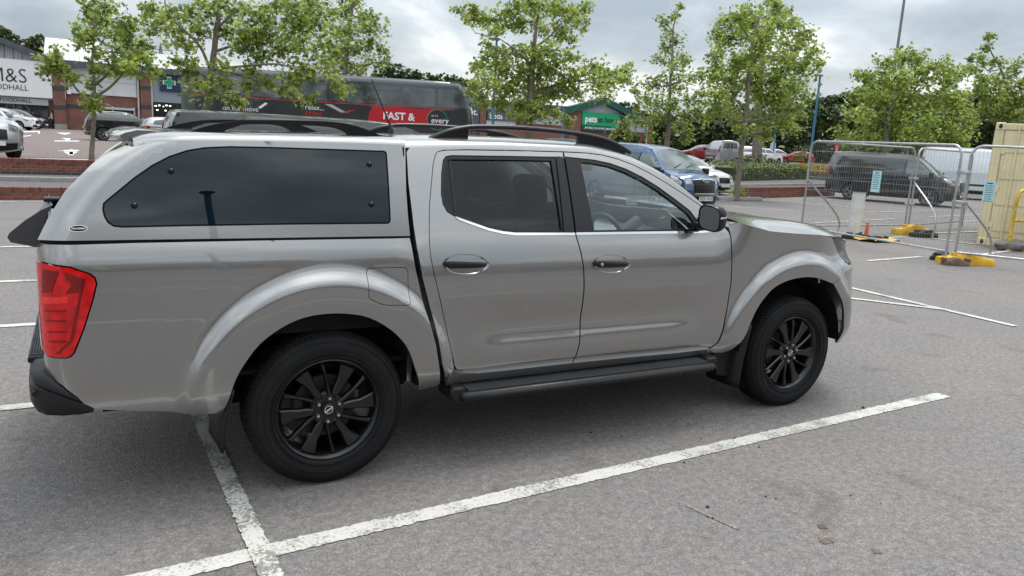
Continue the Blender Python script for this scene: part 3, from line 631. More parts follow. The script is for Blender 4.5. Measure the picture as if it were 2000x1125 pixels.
# --- wheels ---
tyre_p = [(.244,-.075),(.252,-.108),(.266,-.122),(.30,-.130),(.335,-.128),(.355,-.118),(.366,-.103),(.371,-.085),(.3725,-.04),(.3725,.04),(.371,.085),(.366,.103),(.355,.118),(.30,.128),(.25,.115),(.238,.075)]
g = G().lathe(tyre_p, 72)
for row, (ya, yb, r0, r1) in enumerate(((-.112,-.080,.362,.3775),(-.076,-.040,.370,.3795),(-.036,.0,.370,.380),(.004,.038,.370,.380),(.044,.076,.370,.3795),(.081,.112,.362,.3775))):
    nb_ = 84
    for k in range(nb_):
        a0 = 2*math.pi*(k+.5*(row % 2))/nb_; a1 = a0+2*math.pi/nb_*.84; sk = .012*(1 if row < 3 else -1)
        V = []
        for r in (r0, r1):
            for a, y in ((a0, ya), (a1, ya), (a1+sk, yb), (a0+sk, yb)):
                rr = r-(.012 if (row == 0 and y == ya) or (row == 5 and y == yb) else 0)*(r == r1); V.append((rr*math.cos(a), y, rr*math.sin(a)))
        g.add(V, [(4,5,6,7),(0,1,5,4),(1,2,6,5),(2,3,7,6),(3,0,4,7)])
for rr in (.268,.305,.345): g.lathe([(rr-.003,-.126 if rr < .3 else -.130),(rr-.0015,-.1325 if rr < .32 else -.129),(rr+.0015,-.1325 if rr < .32 else -.128),(rr+.003,-.128 if rr < .33 else -.122)], 72)
ME_tyre = mesh('tyre', *(lambda q: (q.v, q.f))(g.fix()), M_rubber, sharp=40)
g = G().lathe([(.242,-.075),(.2515,-.104),(.251,-.111),(.246,-.113),(.240,-.108),(.2335,-.098),(.222,-.080),(.214,-.02),(.210,.10),(.238,.11)], 72)
def pol(r, a): return (r*math.cos(R_(a)), r*math.sin(R_(a)))
def spoke(g, pts, y0=-.100, th=.034, ins=.006):
    """tapered prism in the wheel plane; pts of (radius, angle)"""
    pl = [pol(*p) for p in pts]; pl = pl if area(pl) > 0 else pl[::-1]; top = offset(pl, ins); n = len(pl)
    dy = lambda p: .022*(1-min(1, np.hypot(*p)/.23))**1.5*0+(.012 if np.hypot(*p) < .12 else 0)*0
    V = [(a, y0, b) for a, b in top]+[(a, y0+.007, b) for a, b in pl]+[(a, y0+th, b) for a, b in pl]
    F = [tuple(range(n))[::-1]]+[(i, (i+1) % n, (i+1) % n+n, i+n) for i in range(n)]+[(i+n, (i+1) % n+n, (i+1) % n+2*n, i+2*n) for i in range(n)]
    g.add(V, F)
for k in range(6):
    o = 60*k
    spoke(g, [(.060,o-18),(.075,o+2),(.10,o+2),(.16,o-2),(.2305,o+1),(.2305,o-10),(.2305,o-19),(.19,o-19.5),(.14,o-19),(.10,o-22)], -.100)
    spoke(g, [(.065,o+2),(.06,o+20),(.085,o+21),(.14,o+22),(.19,o+24.5),(.2305,o+27),(.2305,o+20.5),(.19,o+19),(.14,o+15.5),(.10,o+9)], -.098)
g.lathe([(.001,-.088),(.055,-.088),(.078,-.092),(.088,-.080),(.090,-.05)], 36)
ME_rim = mesh('rim', *(lambda q: (q.v, q.f))(g.fix()), M_rim, sharp=30)
g = G().lathe([(.05,-.03),(.155,-.03),(.155,-.012),(.05,-.012)], 40); g.box((-.16,-.05,-.06),(-.10,.0,.06), .01); ME_disc = mesh('brake_disc', *(lambda q: (q.v, q.f))(g.fix()), mat('brake_metal', (.05,.048,.046), .55, .6, var=.3, vscale=30))
g = G().lathe([(.001,-.104),(.024,-.104),(.030,-.100),(.032,-.088)], 32); ME_cap = mesh('hub_cap', *(lambda q: (q.v, q.f))(g.fix()), M_satin)
g = G().lathe([(.0165,-.1045),(.0170,-.1065),(.0205,-.1065),(.0210,-.1045)], 32); g.box((-.023,-.1072,-.0042),(.023,-.1046,.0042)); ME_logo = mesh('cap_emblem', *(lambda q: (q.v, q.f))(g.fix()), M_chrome)
g = G().lathe([(.001,-.112),(.0075,-.112),(.009,-.109),(.0095,-.088)], 6); ME_nut = mesh('wheel_nut', *(lambda q: (q.v, q.f))(g.fix()), M_steel, sharp=20)
ME_nutb = mesh('nut_seat', *(lambda q: (q.v, q.f))(G().lathe([(.009,-.094),(.015,-.092),(.016,-.085)], 16).fix()), M_satin)
for hx, sgn, steer, spin in ((0,-1,0,14),(3.15,-1,0.5,5),(0,1,0,30),(3.15,1,0.5,50)):
    W = empty('wheel', (hx, sgn*.775, .372)); W.parent = TR; W.rotation_euler = (0, 0, R_(steer)+(0 if sgn < 0 else math.pi))
    for nm, me in (('tyre', ME_tyre), ('rim', ME_rim), ('brake_disc', ME_disc), ('hub_cap', ME_cap), ('cap_emblem', ME_logo)):
        o = link(nm, me, W)
        if nm in ('rim', 'hub_cap'): o.rotation_euler = (0, R_(-spin), 0)
        if nm == 'cap_emblem': o.rotation_euler = (0, R_(-32), 0)
    for k in range(6):
        a = R_(spin+60*k-48); 
        for me in (ME_nut, ME_nutb): o = link(me.name, me, W); o.location = (.057*math.cos(a), 0, .057*math.sin(a))
# --- side steps, mud flaps ---
for sgn in (-1, 1):
    g = G(); prof = [(.80,.402),(.93,.398),(.955,.392),(.968,.376),(.966,.358),(.950,.344),(.90,.338),(.80,.345)]
    X = [.66,.675,.70,2.38,2.42,2.44]; sc = [.55,.85,1,1,.9,.6]
    g.grid([[(x, sgn*(.80+(y-.80)*k), .37+(z-.37)*(.4+.6*k)) for y, z in prof+prof[:1]] for x, k in zip(X, sc)]); g.f += [tuple(range(8)), tuple(5*9+i for i in range(8))[::-1]]
    STP = g.build('side_step', M_satin, TR, sharp=50)
    for k in range(7):
        y = .82+.017*k; g = G(); g.box((.72,min(sgn*y,sgn*(y+.008)),.3965-.0006*k),(2.36,max(sgn*y,sgn*(y+.008)),.4085-.0008*k), .0015); g.build('tread_rib', mat('step_rib_grey', (.035,.036,.038), .4, var=.2), STP)
    for x0 in (.62, 2.36):
        g = G(); g.box((x0,min(sgn*.74,sgn*.93),.345),(x0+.09,max(sgn*.74,sgn*.93),.425), .03, 3); g.build('step_bracket', M_black, STP)
    g = G(); g.tube([(.70,sgn*.955,.372),(1.2,sgn*.972,.377),(1.9,sgn*.972,.377),(2.40,sgn*.958,.372)], .010, 8); g.build('step_trim', M_satin, STP)
    g = G(); rows = []
    for i in range(9):
        u = i/8; z = .60-.42*u; xx = 2.735-.045*math.sin(u*1.6); rows.append([(xx-.10*(1-u)*.3-.02, sgn*.62, z), (xx-.015, sgn*.80, z), (xx, sgn*(.905-.012*u), z)])
    g.grid(rows); o = g.build('mud_flap', M_black, TR); md = o.modifiers.new('t', 'SOLIDIFY'); md.thickness = .012
    g = G(); g.prism([(2.50,.43),(2.74,.62),(2.735,.42),(2.70,.24),(2.56,.26)], lambda a,b,d: (a, sgn*(.80+d), b), 0, .02); g.build('mud_flap_bracket', M_black, TR)
    g = G(); rows = []
    for i in range(9):
        u = i/8; z = .52-.295*u; xx = -.445-.025*math.sin(u*2.2)-.03*u; rows.append([(xx-.01, sgn*.60, z), (xx, sgn*.76, z), (xx+.006, sgn*(.888-.01*u), z)])
    g.grid(rows); o = g.build('mud_flap', M_black, TR); md = o.modifiers.new('t', 'SOLIDIFY'); md.thickness = .012
# --- wing mirrors ---
for sgn in (-1, 1):
    rows = []
    for i in range(9):
        u = i/8; x = 2.225+.125*u; k = [1.0,1.03,1.03,1.0,.95,.86,.72,.5,.2][i]
        row = []
        for j in range(20):
            a = 2*math.pi*j/20; c, s_ = math.cos(a), math.sin(a); py = abs(c)**.55*math.copysign(1,c); pz = abs(s_)**.6*math.copysign(1,s_)
            row.append((x+.03*py*(1-u), sgn*(.958+.060*py*k), 1.294+.074*pz*k-.01*py+.012*u))
        rows.append(row+[row[0]])
    g = G().grid(rows); g.f.append(tuple(8*21+i for i in range(20))); MR = g.build('wing_mirror', M_satin, TR, sharp=60)
    g = G(); n = 20; ring = rows[0][:-1]; c = np.mean(ring, 0); g.add([c+(np.array(p)-c)*.90+np.array([.004,0,0]) for p in ring], [tuple(range(n))]); g.build('mirror_glass', M_mirror, MR)
    g = G(); g.box((2.205,min(sgn*.82,sgn*.90),1.222),(2.30,max(sgn*.82,sgn*.90),1.262), .012, 2); g.build('mirror_foot', M_satin, MR)
    g = G(); g.tube([(2.26,sgn*1.021,1.30),(2.31,sgn*1.008,1.305),(2.345,sgn*.975,1.31)], .006, 6); g.build('mirror_indicator', M_clear, MR)
    g = G(); V = [(2.25,1.21),(2.40,1.21),(2.345,1.30),(2.262,1.285)]; g.prism(V, lambda a,b,d: (a, sgn*(-float(S_gh(a,b)[1])+d), b), -.004, .004); g.build('mirror_sail', M_satin, TR)
# --- cabin ---
def seat(x, y, w=.25, hr=True, lean=.20):
    S_ = empty('seat', (x, y, 0)); S_.parent = TR
    g = G(); g.box((-.02,-w,.66),(.50,w,.80), .05, 3); g.build('cushion', M_seat, S_)
    g = G(); g.box((-.07,-w*.95,.76),(.07,w*.95,1.27), .055, 3); g.tf(Matrix.Translation((0,0,.76)) @ Matrix.Rotation(-lean, 4, 'Y') @ Matrix.Translation((0,0,-.76))); g.build('backrest', M_seat, S_)
    if hr:
        g = G(); g.box((-.05,-.135,1.30),(.06,.135,1.50), .05, 3); g.cyl((0,-.06,1.22),(0,-.06,1.34),.007); g.cyl((0,.06,1.22),(0,.06,1.34),.007); g.tf(Matrix.Translation((-.02,0,.76)) @ Matrix.Rotation(-lean*.8, 4, 'Y') @ Matrix.Translation((0,0,-.76))); g.build('headrest', M_seat, S_)
seat(1.46,-.37); seat(1.46,.37); seat(.66,-.36,.30); seat(.66,.36,.30)
g = G(); rows = []
for y in np.linspace(-.80,.80,21):
    k = 1-.1*abs(y); hood = .035*math.exp(-((y+.37)/.2)**2)
    rows.append([(2.12,y,.80),(2.08,y,.98),(2.10,y,1.05+hood),(2.16,y,1.085+hood),(2.30,y,1.095+hood*.6),(2.52,y,1.10),(2.66,y,1.11)])
g.grid(rows); g.build('dashboard', M_dash, TR, sharp=70)
g = G(); g.box((2.06,-.16,.78),(2.13,.16,1.10), .02, 2); g.build('centre_console', M_trim, TR)
g = G(); g.box((2.052,-.12,.93),(2.062,.12,1.06), .003); g.build('centre_screen', mat('screen_black', (.01,.012,.014), .1, var=.05), TR)
for yv in (-.62,-.20,.20,.62):
    g = G(); g.box((2.070,yv-.055,1.0),(2.082,yv+.055,1.055), .004); g.build('air_vent', M_steel, TR)
SW = empty('steering_wheel', (1.955,-.37,1.085)); SW.parent = TR; SW.rotation_euler = (0, R_(-24), 0)
g = G(); g.tube([(0,.185*math.cos(a),.185*math.sin(a)) for a in np.linspace(0,2*math.pi,37)[:-1]], .0155, 8, closed=True); g.build('wheel_rim', M_trim, SW)
g = G(); g.box((-.01,-.085,-.07),(.04,.085,.055), .025, 2); g.build('airbag_hub', M_trim, SW)
for a in (190, 350, 270):
    g = G(); c, s_ = math.cos(R_(a)), math.sin(R_(a)); g.tube([(.01,.06*c,.06*s_),(.0,.18*c,.18*s_)], [.018,.014], 6); g.build('wheel_spoke', M_steel, SW)
g = G(); g.cyl((0.03,0,0),(.25,0,.03),.04); g.build('column', M_trim, SW)
g = G(); g.box((1.93,-.13,1.515),(1.955,.13,1.585), .02, 3); g.cyl((1.955,0,1.56),(2.01,0,1.62),.012); g.build('rear_view_mirror', M_trim, TR)
g = G(); g.grid([[(x, y, 1.655+.02*(1-(y/.62)**2)) for y in np.linspace(-.60,.60,7)] for x in np.linspace(.5,1.66,5)]); g.build('headlining', mat('headlining', (.30,.30,.29), .9, var=.05), TR)
# ---------------- ground ----------------
def asphalt(name, base, tint2, agg=95.0, contrast=.5):
    m = bpy.data.materials.new(name); t, b = _nodes(m); n = t.nodes; l = t.links
    tcn = n.new('ShaderNodeTexCoord')
    vo = n.new('ShaderNodeTexVoronoi'); vo.inputs['Scale'].default_value = agg; l.new(tcn.outputs['Object'], vo.inputs['Vector'])
    sp = n.new('ShaderNodeSeparateColor'); l.new(vo.outputs['Color'], sp.inputs[0])
    r1 = n.new('ShaderNodeValToRGB'); l.new(sp.outputs[0], r1.inputs[0]); e = r1.color_ramp.elements
    e[0].position = 0; e[0].color = tuple(c*(1-contrast) for c in base)+(1,); e[1].position = 1; e[1].color = tuple(min(1, c*(1+contrast*1.5)) for c in base)+(1,)
    q = r1.color_ramp.elements.new(.30); q.color = tuple(c*.88 for c in base)+(1,); q = r1.color_ramp.elements.new(.86); q.color = tuple(c*1.12 for c in base)+(1,)
    n2 = n.new('ShaderNodeTexNoise'); n2.inputs['Scale'].default_value = .55; n2.inputs['Detail'].default_value = 7; n2.inputs['Roughness'].default_value = .6; l.new(tcn.outputs['Object'], n2.inputs['Vector'])
    n3 = n.new('ShaderNodeTexNoise'); n3.inputs['Scale'].default_value = 24; n3.inputs['Detail'].default_value = 5; l.new(tcn.outputs['Object'], n3.inputs['Vector'])
    m1 = n.new('ShaderNodeMix'); m1.data_type = 'RGBA'; m1.blend_type = 'MULTIPLY'; m1.inputs[0].default_value = 1; l.new(r1.outputs[0], m1.inputs[6])
    r2 = n.new('ShaderNodeValToRGB'); l.new(n2.outputs[0], r2.inputs[0]); e = r2.color_ramp.elements; e[0].position = .3; e[0].color = (.84,.86,.89,1); e[1].position = .7; e[1].color = tint2+(1,); l.new(r2.outputs[0], m1.inputs[7])
    m2 = n.new('ShaderNodeMix'); m2.data_type = 'RGBA'; m2.blend_type = 'MULTIPLY'; m2.inputs[0].default_value = 1; l.new(m1.outputs[2], m2.inputs[6])
    r3 = n.new('ShaderNodeValToRGB'); l.new(n3.outputs[0], r3.inputs[0]); e = r3.color_ramp.elements; e[0].position = .32; e[0].color = (.76,.76,.77,1); e[1].position = .62; e[1].color = (1.06,1.05,1.04,1); l.new(r3.outputs[0], m2.inputs[7])
    # oil and rust stains with shapes of their own
    n4 = n.new('ShaderNodeTexNoise'); n4.inputs['Scale'].default_value = 1.9; n4.inputs['Detail'].default_value = 3; n4.inputs['Distortion'].default_value = .8; l.new(tcn.outputs['Object'], n4.inputs['Vector'])
    r4 = n.new('ShaderNodeValToRGB'); l.new(n4.outputs[0], r4.inputs[0]); e = r4.color_ramp.elements; e[0].position = .60; e[0].color = (1,1,1,1); e[1].position = .72; e[1].color = (.80,.77,.745,1)
    m3 = n.new('ShaderNodeMix'); m3.data_type = 'RGBA'; m3.blend_type = 'MULTIPLY'; m3.inputs[0].default_value = 1; l.new(m2.outputs[2], m3.inputs[6]); l.new(r4.outputs[0], m3.inputs[7])
    l.new(m3.outputs[2], b.inputs['Base Color']); b.inputs['Roughness'].default_value = .82; b.inputs['Specular IOR Level'].default_value = .35
    bp = n.new('ShaderNodeBump'); bp.inputs['Strength'].default_value = .55; bp.inputs['Distance'].default_value = .006; l.new(vo.outputs['Distance'], bp.inputs['Height']); bp.invert = True; l.new(bp.outputs[0], b.inputs['Normal'])
    MATS[name] = m; return m
M_asph = asphalt('car_park_asphalt', (.205,.195,.189), (1.06,1.01,.97), 150, .34); M_asph2 = asphalt('upper_asphalt', (.20,.165,.155), (1.08,1.0,.95), 40); M_road = asphalt('road_asphalt', (.13,.128,.13), (1.05,1.02,1.0), 60)
g = G(); g.grid([[(x, y, 0) for y in (-400,-60,-10,0,10,40,120,900)] for x in (-700,-60,-10,0,10,40,120,900)]); GRD = g.build('car_park_ground', M_asph, None, fix=False); tag(GRD, 'worn grey asphalt of the car park under the pickup', 'ground', kind='structure')
def line_mat(name, wear):
    m = mat(name, (.66,.655,.62), .7, var=.0); t, b = _nodes(m); n = t.nodes; l = t.links; tcn = n.new('ShaderNodeTexCoord')
    mp = n.new('ShaderNodeMapping'); mp.inputs['Scale'].default_value = (1,1,1); l.new(tcn.outputs['Object'], mp.inputs[0])
    a = n.new('ShaderNodeTexNoise'); a.inputs['Scale'].default_value = 70; a.inputs['Detail'].default_value = 6; l.new(mp.outputs[0], a.inputs['Vector'])
    c = n.new('ShaderNodeTexNoise'); c.inputs['Scale'].default_value = 5; c.inputs['Detail'].default_value = 4; l.new(mp.outputs[0], c.inputs['Vector'])
    ad = n.new('ShaderNodeMath'); ad.operation = 'MULTIPLY_ADD'; l.new(c.outputs[0], ad.inputs[0]); ad.inputs[1].default_value = .9; l.new(a.outputs[0], ad.inputs[2])
    r = n.new('ShaderNodeValToRGB'); l.new(ad.outputs[0], r.inputs[0]); e = r.color_ramp.elements; e[0].position = min(.99, wear); e[0].color = (.20,.19,.18,1); e[1].position = min(1, wear+.12); e[1].color = (.40,.395,.36,1)
    q = r.color_ramp.elements.new(min(1, wear+.35)); q.color = (.52,.515,.475,1)
    l.new(r.outputs[0], b.inputs['Base Color']); bp = n.new('ShaderNodeBump'); bp.inputs['Strength'].default_value = .4; bp.inputs['Distance'].default_value = .004; l.new(a.outputs[0], bp.inputs['Height']); l.new(bp.outputs[0], b.inputs['Normal'])
    return m
M_line = line_mat('line_paint', .75); M_lineworn = line_mat('line_paint_worn', .84)
_sz = [0]
def stripe(name, a, b, w, label, m=None, z=.004, jit=.003, mate=None):
    _sz[0] += 1; z = z+.0004*_sz[0]
    a = np.array(a, float); b = np.array(b, float); L_ = np.linalg.norm(b-a); t = (b-a)/L_; n_ = np.array([-t[1], t[0]]); k = int(max(4, min(400, L_/.012 if jit else 4)))
    V = []; F = []
    for i in range(k+1):
        p = a+t*L_*i/k
        for sg in (-1, 1): q = p+n_*sg*(w/2+(random.gauss(0, jit) if jit else 0)); V.append((q[0], q[1], z))
    F = [(2*i, 2*i+1, 2*i+3, 2*i+2) for i in range(k)]
    o = obj(name, V, F, m or M_line, GRD, smooth=False); return o
stripe('bay_line', (-3.2,-1.555), (4.52,-1.155), .102, '', M_line)
stripe('bay_line', (-.405,-2.3), (-.46,.8), .088, '', M_lineworn, z=.008)
stripe('bay_line', (-.46,.8), (-.62,7.6), .09, '', M_lineworn, jit=.002)
for y, y2 in ((.765,.79),(2.87,2.88),(4.87,4.89),(7.35,7.35)): stripe('bay_line', (-3.4,y), (4.0,y2), .095, '', M_line, jit=.002)
stripe('bay_line', (-4.0,13.35), (2,14.2), .10, '', M_line, jit=0)

# old rust and earth stains on the asphalt, with outlines of their own
M_stain = asphalt('stained_asphalt', (.15,.125,.105), (1.05,1.0,.95), 150, .42); M_scar = asphalt('scraped_asphalt', (.235,.218,.20), (1.05,1.0,.95), 150, .4)
_st = [.0018]
def stain(pts, m, z=0):
    _st[0] += .0003; z = _st[0]
    P_ = [gnd(a, b) for a, b in pts]; c = np.mean(P_, 0); V = []
    for p in resample([(q[0], q[1]) for q in P_], .02): d = np.array(p)-c[:2]; V.append((c[0]+d[0]*random.uniform(.93,1.06), c[1]+d[1]*random.uniform(.93,1.06), z))
    obj('stain', V, [tuple(range(len(V)))], m, GRD, smooth=False)
stain([(1595,1024),(1612,1026),(1618,1033),(1600,1033)], M_stain); stain([(1598,1050),(1620,1051),(1630,1060),(1612,1064),(1600,1058)], M_stain); stain([(1700,1072),(1718,1074),(1724,1082),(1708,1082)], M_stain)
stain([(532,944),(540,942),(556,958),(552,962)], M_stain); stain([(1336,988),(1342,986),(1442,1030),(1440,1036)], M_scar)
for y in (-3.9,-6.2,-8.6): stripe('bay_line', (-6,y-.25), (5.0,y+.3), .1, '', M_line, jit=0)
# ---------------- terrace, walls, buildings ----------------
ZT = .45
g = G(); g.grid([[(x, y, ZT) for y in (19.75,30,60,140,300)] for x in (-160,-40,-5,6,12)]+[[(x2, y, z2) for y in (19.75,30,60,140,300)] for x2, z2 in ((16,.30),(24,.012))])
tag(g.build('upper_car_park', M_asph2, None, fix=False), 'pinkish asphalt of the raised car park before the shops', 'ground', kind='structure')
g = G(); g.grid([[(x, y, .012+.15*k) for y in (14.05,20.0)] for x, k in ((-160,1),(4,1),(10,0))]); g.grid([[(-160,14.05,-.1),(4,14.05,-.1)],[(-160,14.05,.16),(4,14.05,.16)]])
tag(g.build('road', M_road, None, fix=False), 'grey access road between the two low brick walls', 'road', kind='structure')
M_brick = mat('brick_face', (.20,.062,.042), .85, var=.35, vscale=11, bump=.5, bscale=90); M_brick2 = mat('brick_dark', (.13,.045,.035), .85, var=.3, vscale=14, bump=.5, bscale=90); M_mortar = mat('mortar', (.26,.24,.215), .9, var=.2, vscale=30, bump=.4, bscale=80); M_eng = mat('engineering_brick', (.045,.045,.05), .6, var=.3, vscale=20, bump=.3)
M_conc = mat('kerb_concrete', (.30,.29,.27), .85, var=.2, vscale=6, bump=.4, bscale=50)
def brick_wall(name, label, a, b, z0, courses, nvis0, nvis1, coping=True, base=0, thick=.215):
    """a low wall from a to b; single bricks laid where they can be told apart, between nvis0 and nvis1 metres along"""
    a = np.array(a, float); b = np.array(b, float); L_ = np.linalg.norm(b-a); t = (b-a)/L_; rz = math.atan2(t[1], t[0])
    Wl = empty(name, (a[0], a[1], z0), rz, label, 'wall'); h = courses*.075+(.11 if coping else 0); g = G(); g.box((0,.006,-.3),(L_,thick-.006,h-.006)); g.build('mortar_core', M_mortar, Wl)
    bm = mesh('brick', *(lambda q: (q.v, q.f))(G().box((0,0,0),(.215,.05,.065), .004).fix()), M_brick, sharp=20); bm2 = bm.copy(); bm2.materials[0] = M_brick2; bmE = bm.copy(); bmE.materials[0] = M_eng
    cm = mesh('coping_brick', *(lambda q: (q.v, q.f))(G().box((0,-.008,0),(.065,thick+.008,.105), .004).fix()), M_brick, sharp=20); cm2 = cm.copy(); cm2.materials[0] = M_brick2
    for c in range(courses):
        x = nvis0-(.1125 if c % 2 else 0)
        while x < nvis1:
            o = link('brick', bmE if c < base else random.choice((bm, bm, bm2)), Wl); o.location = (x, random.uniform(-.002,.002), c*.075+.005); x += .225
    if coping:
        x = nvis0
        while x < nvis1:
            o = link('coping_brick', random.choice((cm, cm, cm2)), Wl); o.location = (x, 0, courses*.075+.003+random.uniform(-.002,.002)); x += .075
    rest = []
    g = G()
    if nvis1 < L_: g.box((nvis1,0,-.3),(L_,thick,h))
    if nvis0 > 0: g.box((0,0,-.3),(nvis0-.12,thick,h))
    if g.v: g.build('plain_run', M_brick2, Wl)
    return Wl
brick_wall('brick_wall', 'low red brick kerb wall at left edge beside the nearest car park lines', (-6,13.80-.62*.0), (6,14.25), 0, 2, 2.6, 5.6, True)
brick_wall('brick_wall', 'red brick wall with dark plinth below the slender left tree', (-8,19.35), (9,19.75), .162, 4, 4.0, 7.6, True, base=1)
g = G(); g.box((-9,16.9,.10),(6,17.05,.27), .02, 2); tag(g.build('kerb', M_conc, None), 'pale concrete kerb along the access road at left', 'kerb', kind='structure')
# pavement and low wall on the right
A_, B_ = gnd(1449,388), gnd(1640,384); brick_wall('brick_wall', 'low red brick planter wall right of the tree with ivy foot', (A_[0],A_[1]), (A_[0]+8,A_[1]+2.3), 0, 4, 0, 5.0, True)
# ---- the long retail facade ----
FA = at(103,251,78); FB_ = at(1200,290,112); _e = np.array([FB_[0]-FA[0], FB_[1]-FA[1], 0]); _e /= np.linalg.norm(_e); _n = np.array([_e[1], -_e[0], 0]); FO = np.array([FA[0], FA[1], ZT]); _frz = math.atan2(_e[1], _e[0])
def FQ(px, py):
    d = ray(px, py); t = ((FO-CAM)@_n)/(d@_n); p = CAM+d*t-FO; return float(p@_e), float(p[2])
def fu(px): return FQ(px, 240)[0]
def fz(px, py): return FQ(px, py)[1]
def brick_mat(name, c1, c2, mortar):
    m = bpy.data.materials.new(name); t, b = _nodes(m); tcn = t.nodes.new('ShaderNodeTexCoord'); mp = t.nodes.new('ShaderNodeMapping'); mp.inputs['Rotation'].default_value = (R_(90),0,0); br = t.nodes.new('ShaderNodeTexBrick')
    t.links.new(tcn.outputs['Object'], mp.inputs[0]); t.links.new(mp.outputs[0], br.inputs['Vector']); br.inputs['Color1'].default_value = c1+(1,); br.inputs['Color2'].default_value = c2+(1,); br.inputs['Mortar'].default_value = mortar+(1,); br.inputs['Scale'].default_value = 1.0
    br.inputs['Brick Width'].default_value = .225; br.inputs['Row Height'].default_value = .075; br.inputs['Mortar Size'].default_value = .010
    nz = t.nodes.new('ShaderNodeTexNoise'); nz.inputs['Scale'].default_value = 1.5; nz.inputs['Detail'].default_value = 5; t.links.new(tcn.outputs['Object'], nz.inputs['Vector']); mx = t.nodes.new('ShaderNodeMix'); mx.data_type = 'RGBA'; mx.blend_type = 'MULTIPLY'; mx.inputs[0].default_value = .8
    rr = t.nodes.new('ShaderNodeValToRGB'); rr.color_ramp.elements[0].position = .3; rr.color_ramp.elements[0].color = (.7,.7,.72,1); rr.color_ramp.elements[1].position = .7; rr.color_ramp.elements[1].color = (1.1,1.05,1,1); t.links.new(nz.outputs[0], rr.inputs[0]); t.links.new(br.outputs[0], mx.inputs[6]); t.links.new(rr.outputs[0], mx.inputs[7]); t.links.new(mx.outputs[2], b.inputs['Base Color']); b.inputs['Roughness'].default_value = .85
    MATS[name] = m; return m
M_bw = brick_mat('shop_brick', (.19,.055,.038), (.24,.075,.05), (.22,.18,.15))
M_clad = mat('grey_cladding', (.42,.44,.47), .5, var=.06, vscale=1.5); M_cladl = mat('pale_cladding', (.60,.62,.64), .5, var=.05, vscale=1.5); M_fascia = mat('slate_fascia', (.075,.09,.115), .45, var=.15, vscale=2); M_roofp = mat('pale_roof_sheet', (.56,.56,.55), .6, var=.08, vscale=2); M_sign = mat('sign_white', (.80,.81,.82), .4, var=.02); M_signk = mat('sign_black', (.01,.01,.012), .4, var=.1); M_shop = mat('shopfront_glass', (.018,.02,.022), .06, spec=.8, var=.4, vscale=.8); M_navy = mat('sign_navy', (.012,.028,.085), .4, var=.05); M_green = mat('sign_green', (.0,.33,.14), .4, var=.04); M_dgreen = mat('fascia_green', (.0,.075,.055), .4, var=.06); M_pipe = mat('drain_pipe_grey', (.5,.5,.5), .5, var=.05); M_bluegrey = mat('bluegrey_panel', (.24,.285,.335), .5, var=.04)
def shop(name, label, u0, u1, zt_, depth=30, m=None, parapet=True):
    r = empty(name, tuple(FO+_e*u0), _frz, label, 'shop'); g = G(); g.box((0,0,-1.5),(u1-u0,depth,zt_)); g.build('wall', m or M_bw, r); return r
def fbox(par, u0, name, a, b, z0, z1, d, m, r=0, d0=0.0):
    g = G(); g.box((a-u0,-d,z0),(b-u0,-d0+.0,z1), r); return g.build(name, m, par)
def ftext(par, u0, name, s, a, z, size, d, m, bold=0.0, align='CENTER', spacing=1.0, ex=.03, shear=0):
    V, F = text_geo(s, size, ex, bold, align, spacing, shear); g = G().add([(p[0]+a-u0, -d-p[2], p[1]+z) for p in V], F); return g.build(name, m, par, fix=False, smooth=False)
def ftw(par, u0, name, s, pa, pb, py, d, m, bold=0.0, ex=.03, shear=0, sy=1.0):
    V, F = text_geo(s, 1.0, 0, bold, 'LEFT', 1.0, shear); V = np.array(V); a, b = fu(pa), fu(pb); x0, x1 = V[:,0].min(), V[:,0].max(); k = (b-a)/(x1-x0); zc = (V[:,1].min()+V[:,1].max())/2
    g = G().add([(a+(p[0]-x0)*k-u0, -d-ex, fz((pa+pb)/2, py)+(p[1]-zc)*k*sy) for p in V], F); return g.build(name, m, par, fix=False, smooth=False)
def gable_roof(par, u0, a, apex, b, ze, zap, d, m, mroof, depth=30, th=.55):
    ap = (apex-u0); A = a-u0; B = b-u0
    for (x0, z0, x1, z1) in ((A, ze, ap, zap), (ap, zap, B, ze)):
        g = G(); g.add([(x0,-d,z0-th),(x1,-d,z1-th),(x1,-d,z1),(x0,-d,z0),(x0,0.3,z0-th),(x1,.3,z1-th),(x1,.3,z1),(x0,.3,z0)], [(0,1,2,3),(4,7,6,5),(3,2,6,7),(0,4,5,1),(0,3,7,4),(1,5,6,2)]); g.build('gable_fascia', m, par)
        g = G(); g.add([(x0,.3,z0-.02),(x1,.3,z1-.02),(x1,depth,z1-.02),(x0,depth,z0-.02)], [(0,1,2,3)]); g.build('roof', mroof, par)
# foodhall with white gable sign
u0 = fu(-320); u1 = fu(131); zE = fz(140,127); zA = fz(16,76); apx = fu(16)
SH = shop('food_shop', 'gabled food shop with big white sign at far left', u0, u1, fz(60,190)+.0, m=M_bw)
g = G(); g.add([(x-u0, -.02, z) for x, z in ((fu(-118),fz(0,190)),(fu(128),fz(0,190)),(fu(128),zE),(apx,zA-.2),(fu(-118),zE))], [(0,1,2,3,4)]); g.build('gable_panel', M_clad, SH)
gable_roof(SH, u0, fu(-125), apx, fu(145), zE-.1, zA, .9, M_fascia, M_roofp)
for px_s in (-30,0,18,35,52,70,88): fbox(SH, u0, 'cladding_joint', fu(px_s)-.03, fu(px_s)+.03, fz(0,119), min(zA-.5, zE+1.9-abs(px_s-16)*.032), .05, M_fascia)
fbox(SH, u0, 'sign_board', fu(-105), fu(106), fz(60,190.5), fz(60,119), .55, M_sign, .04)
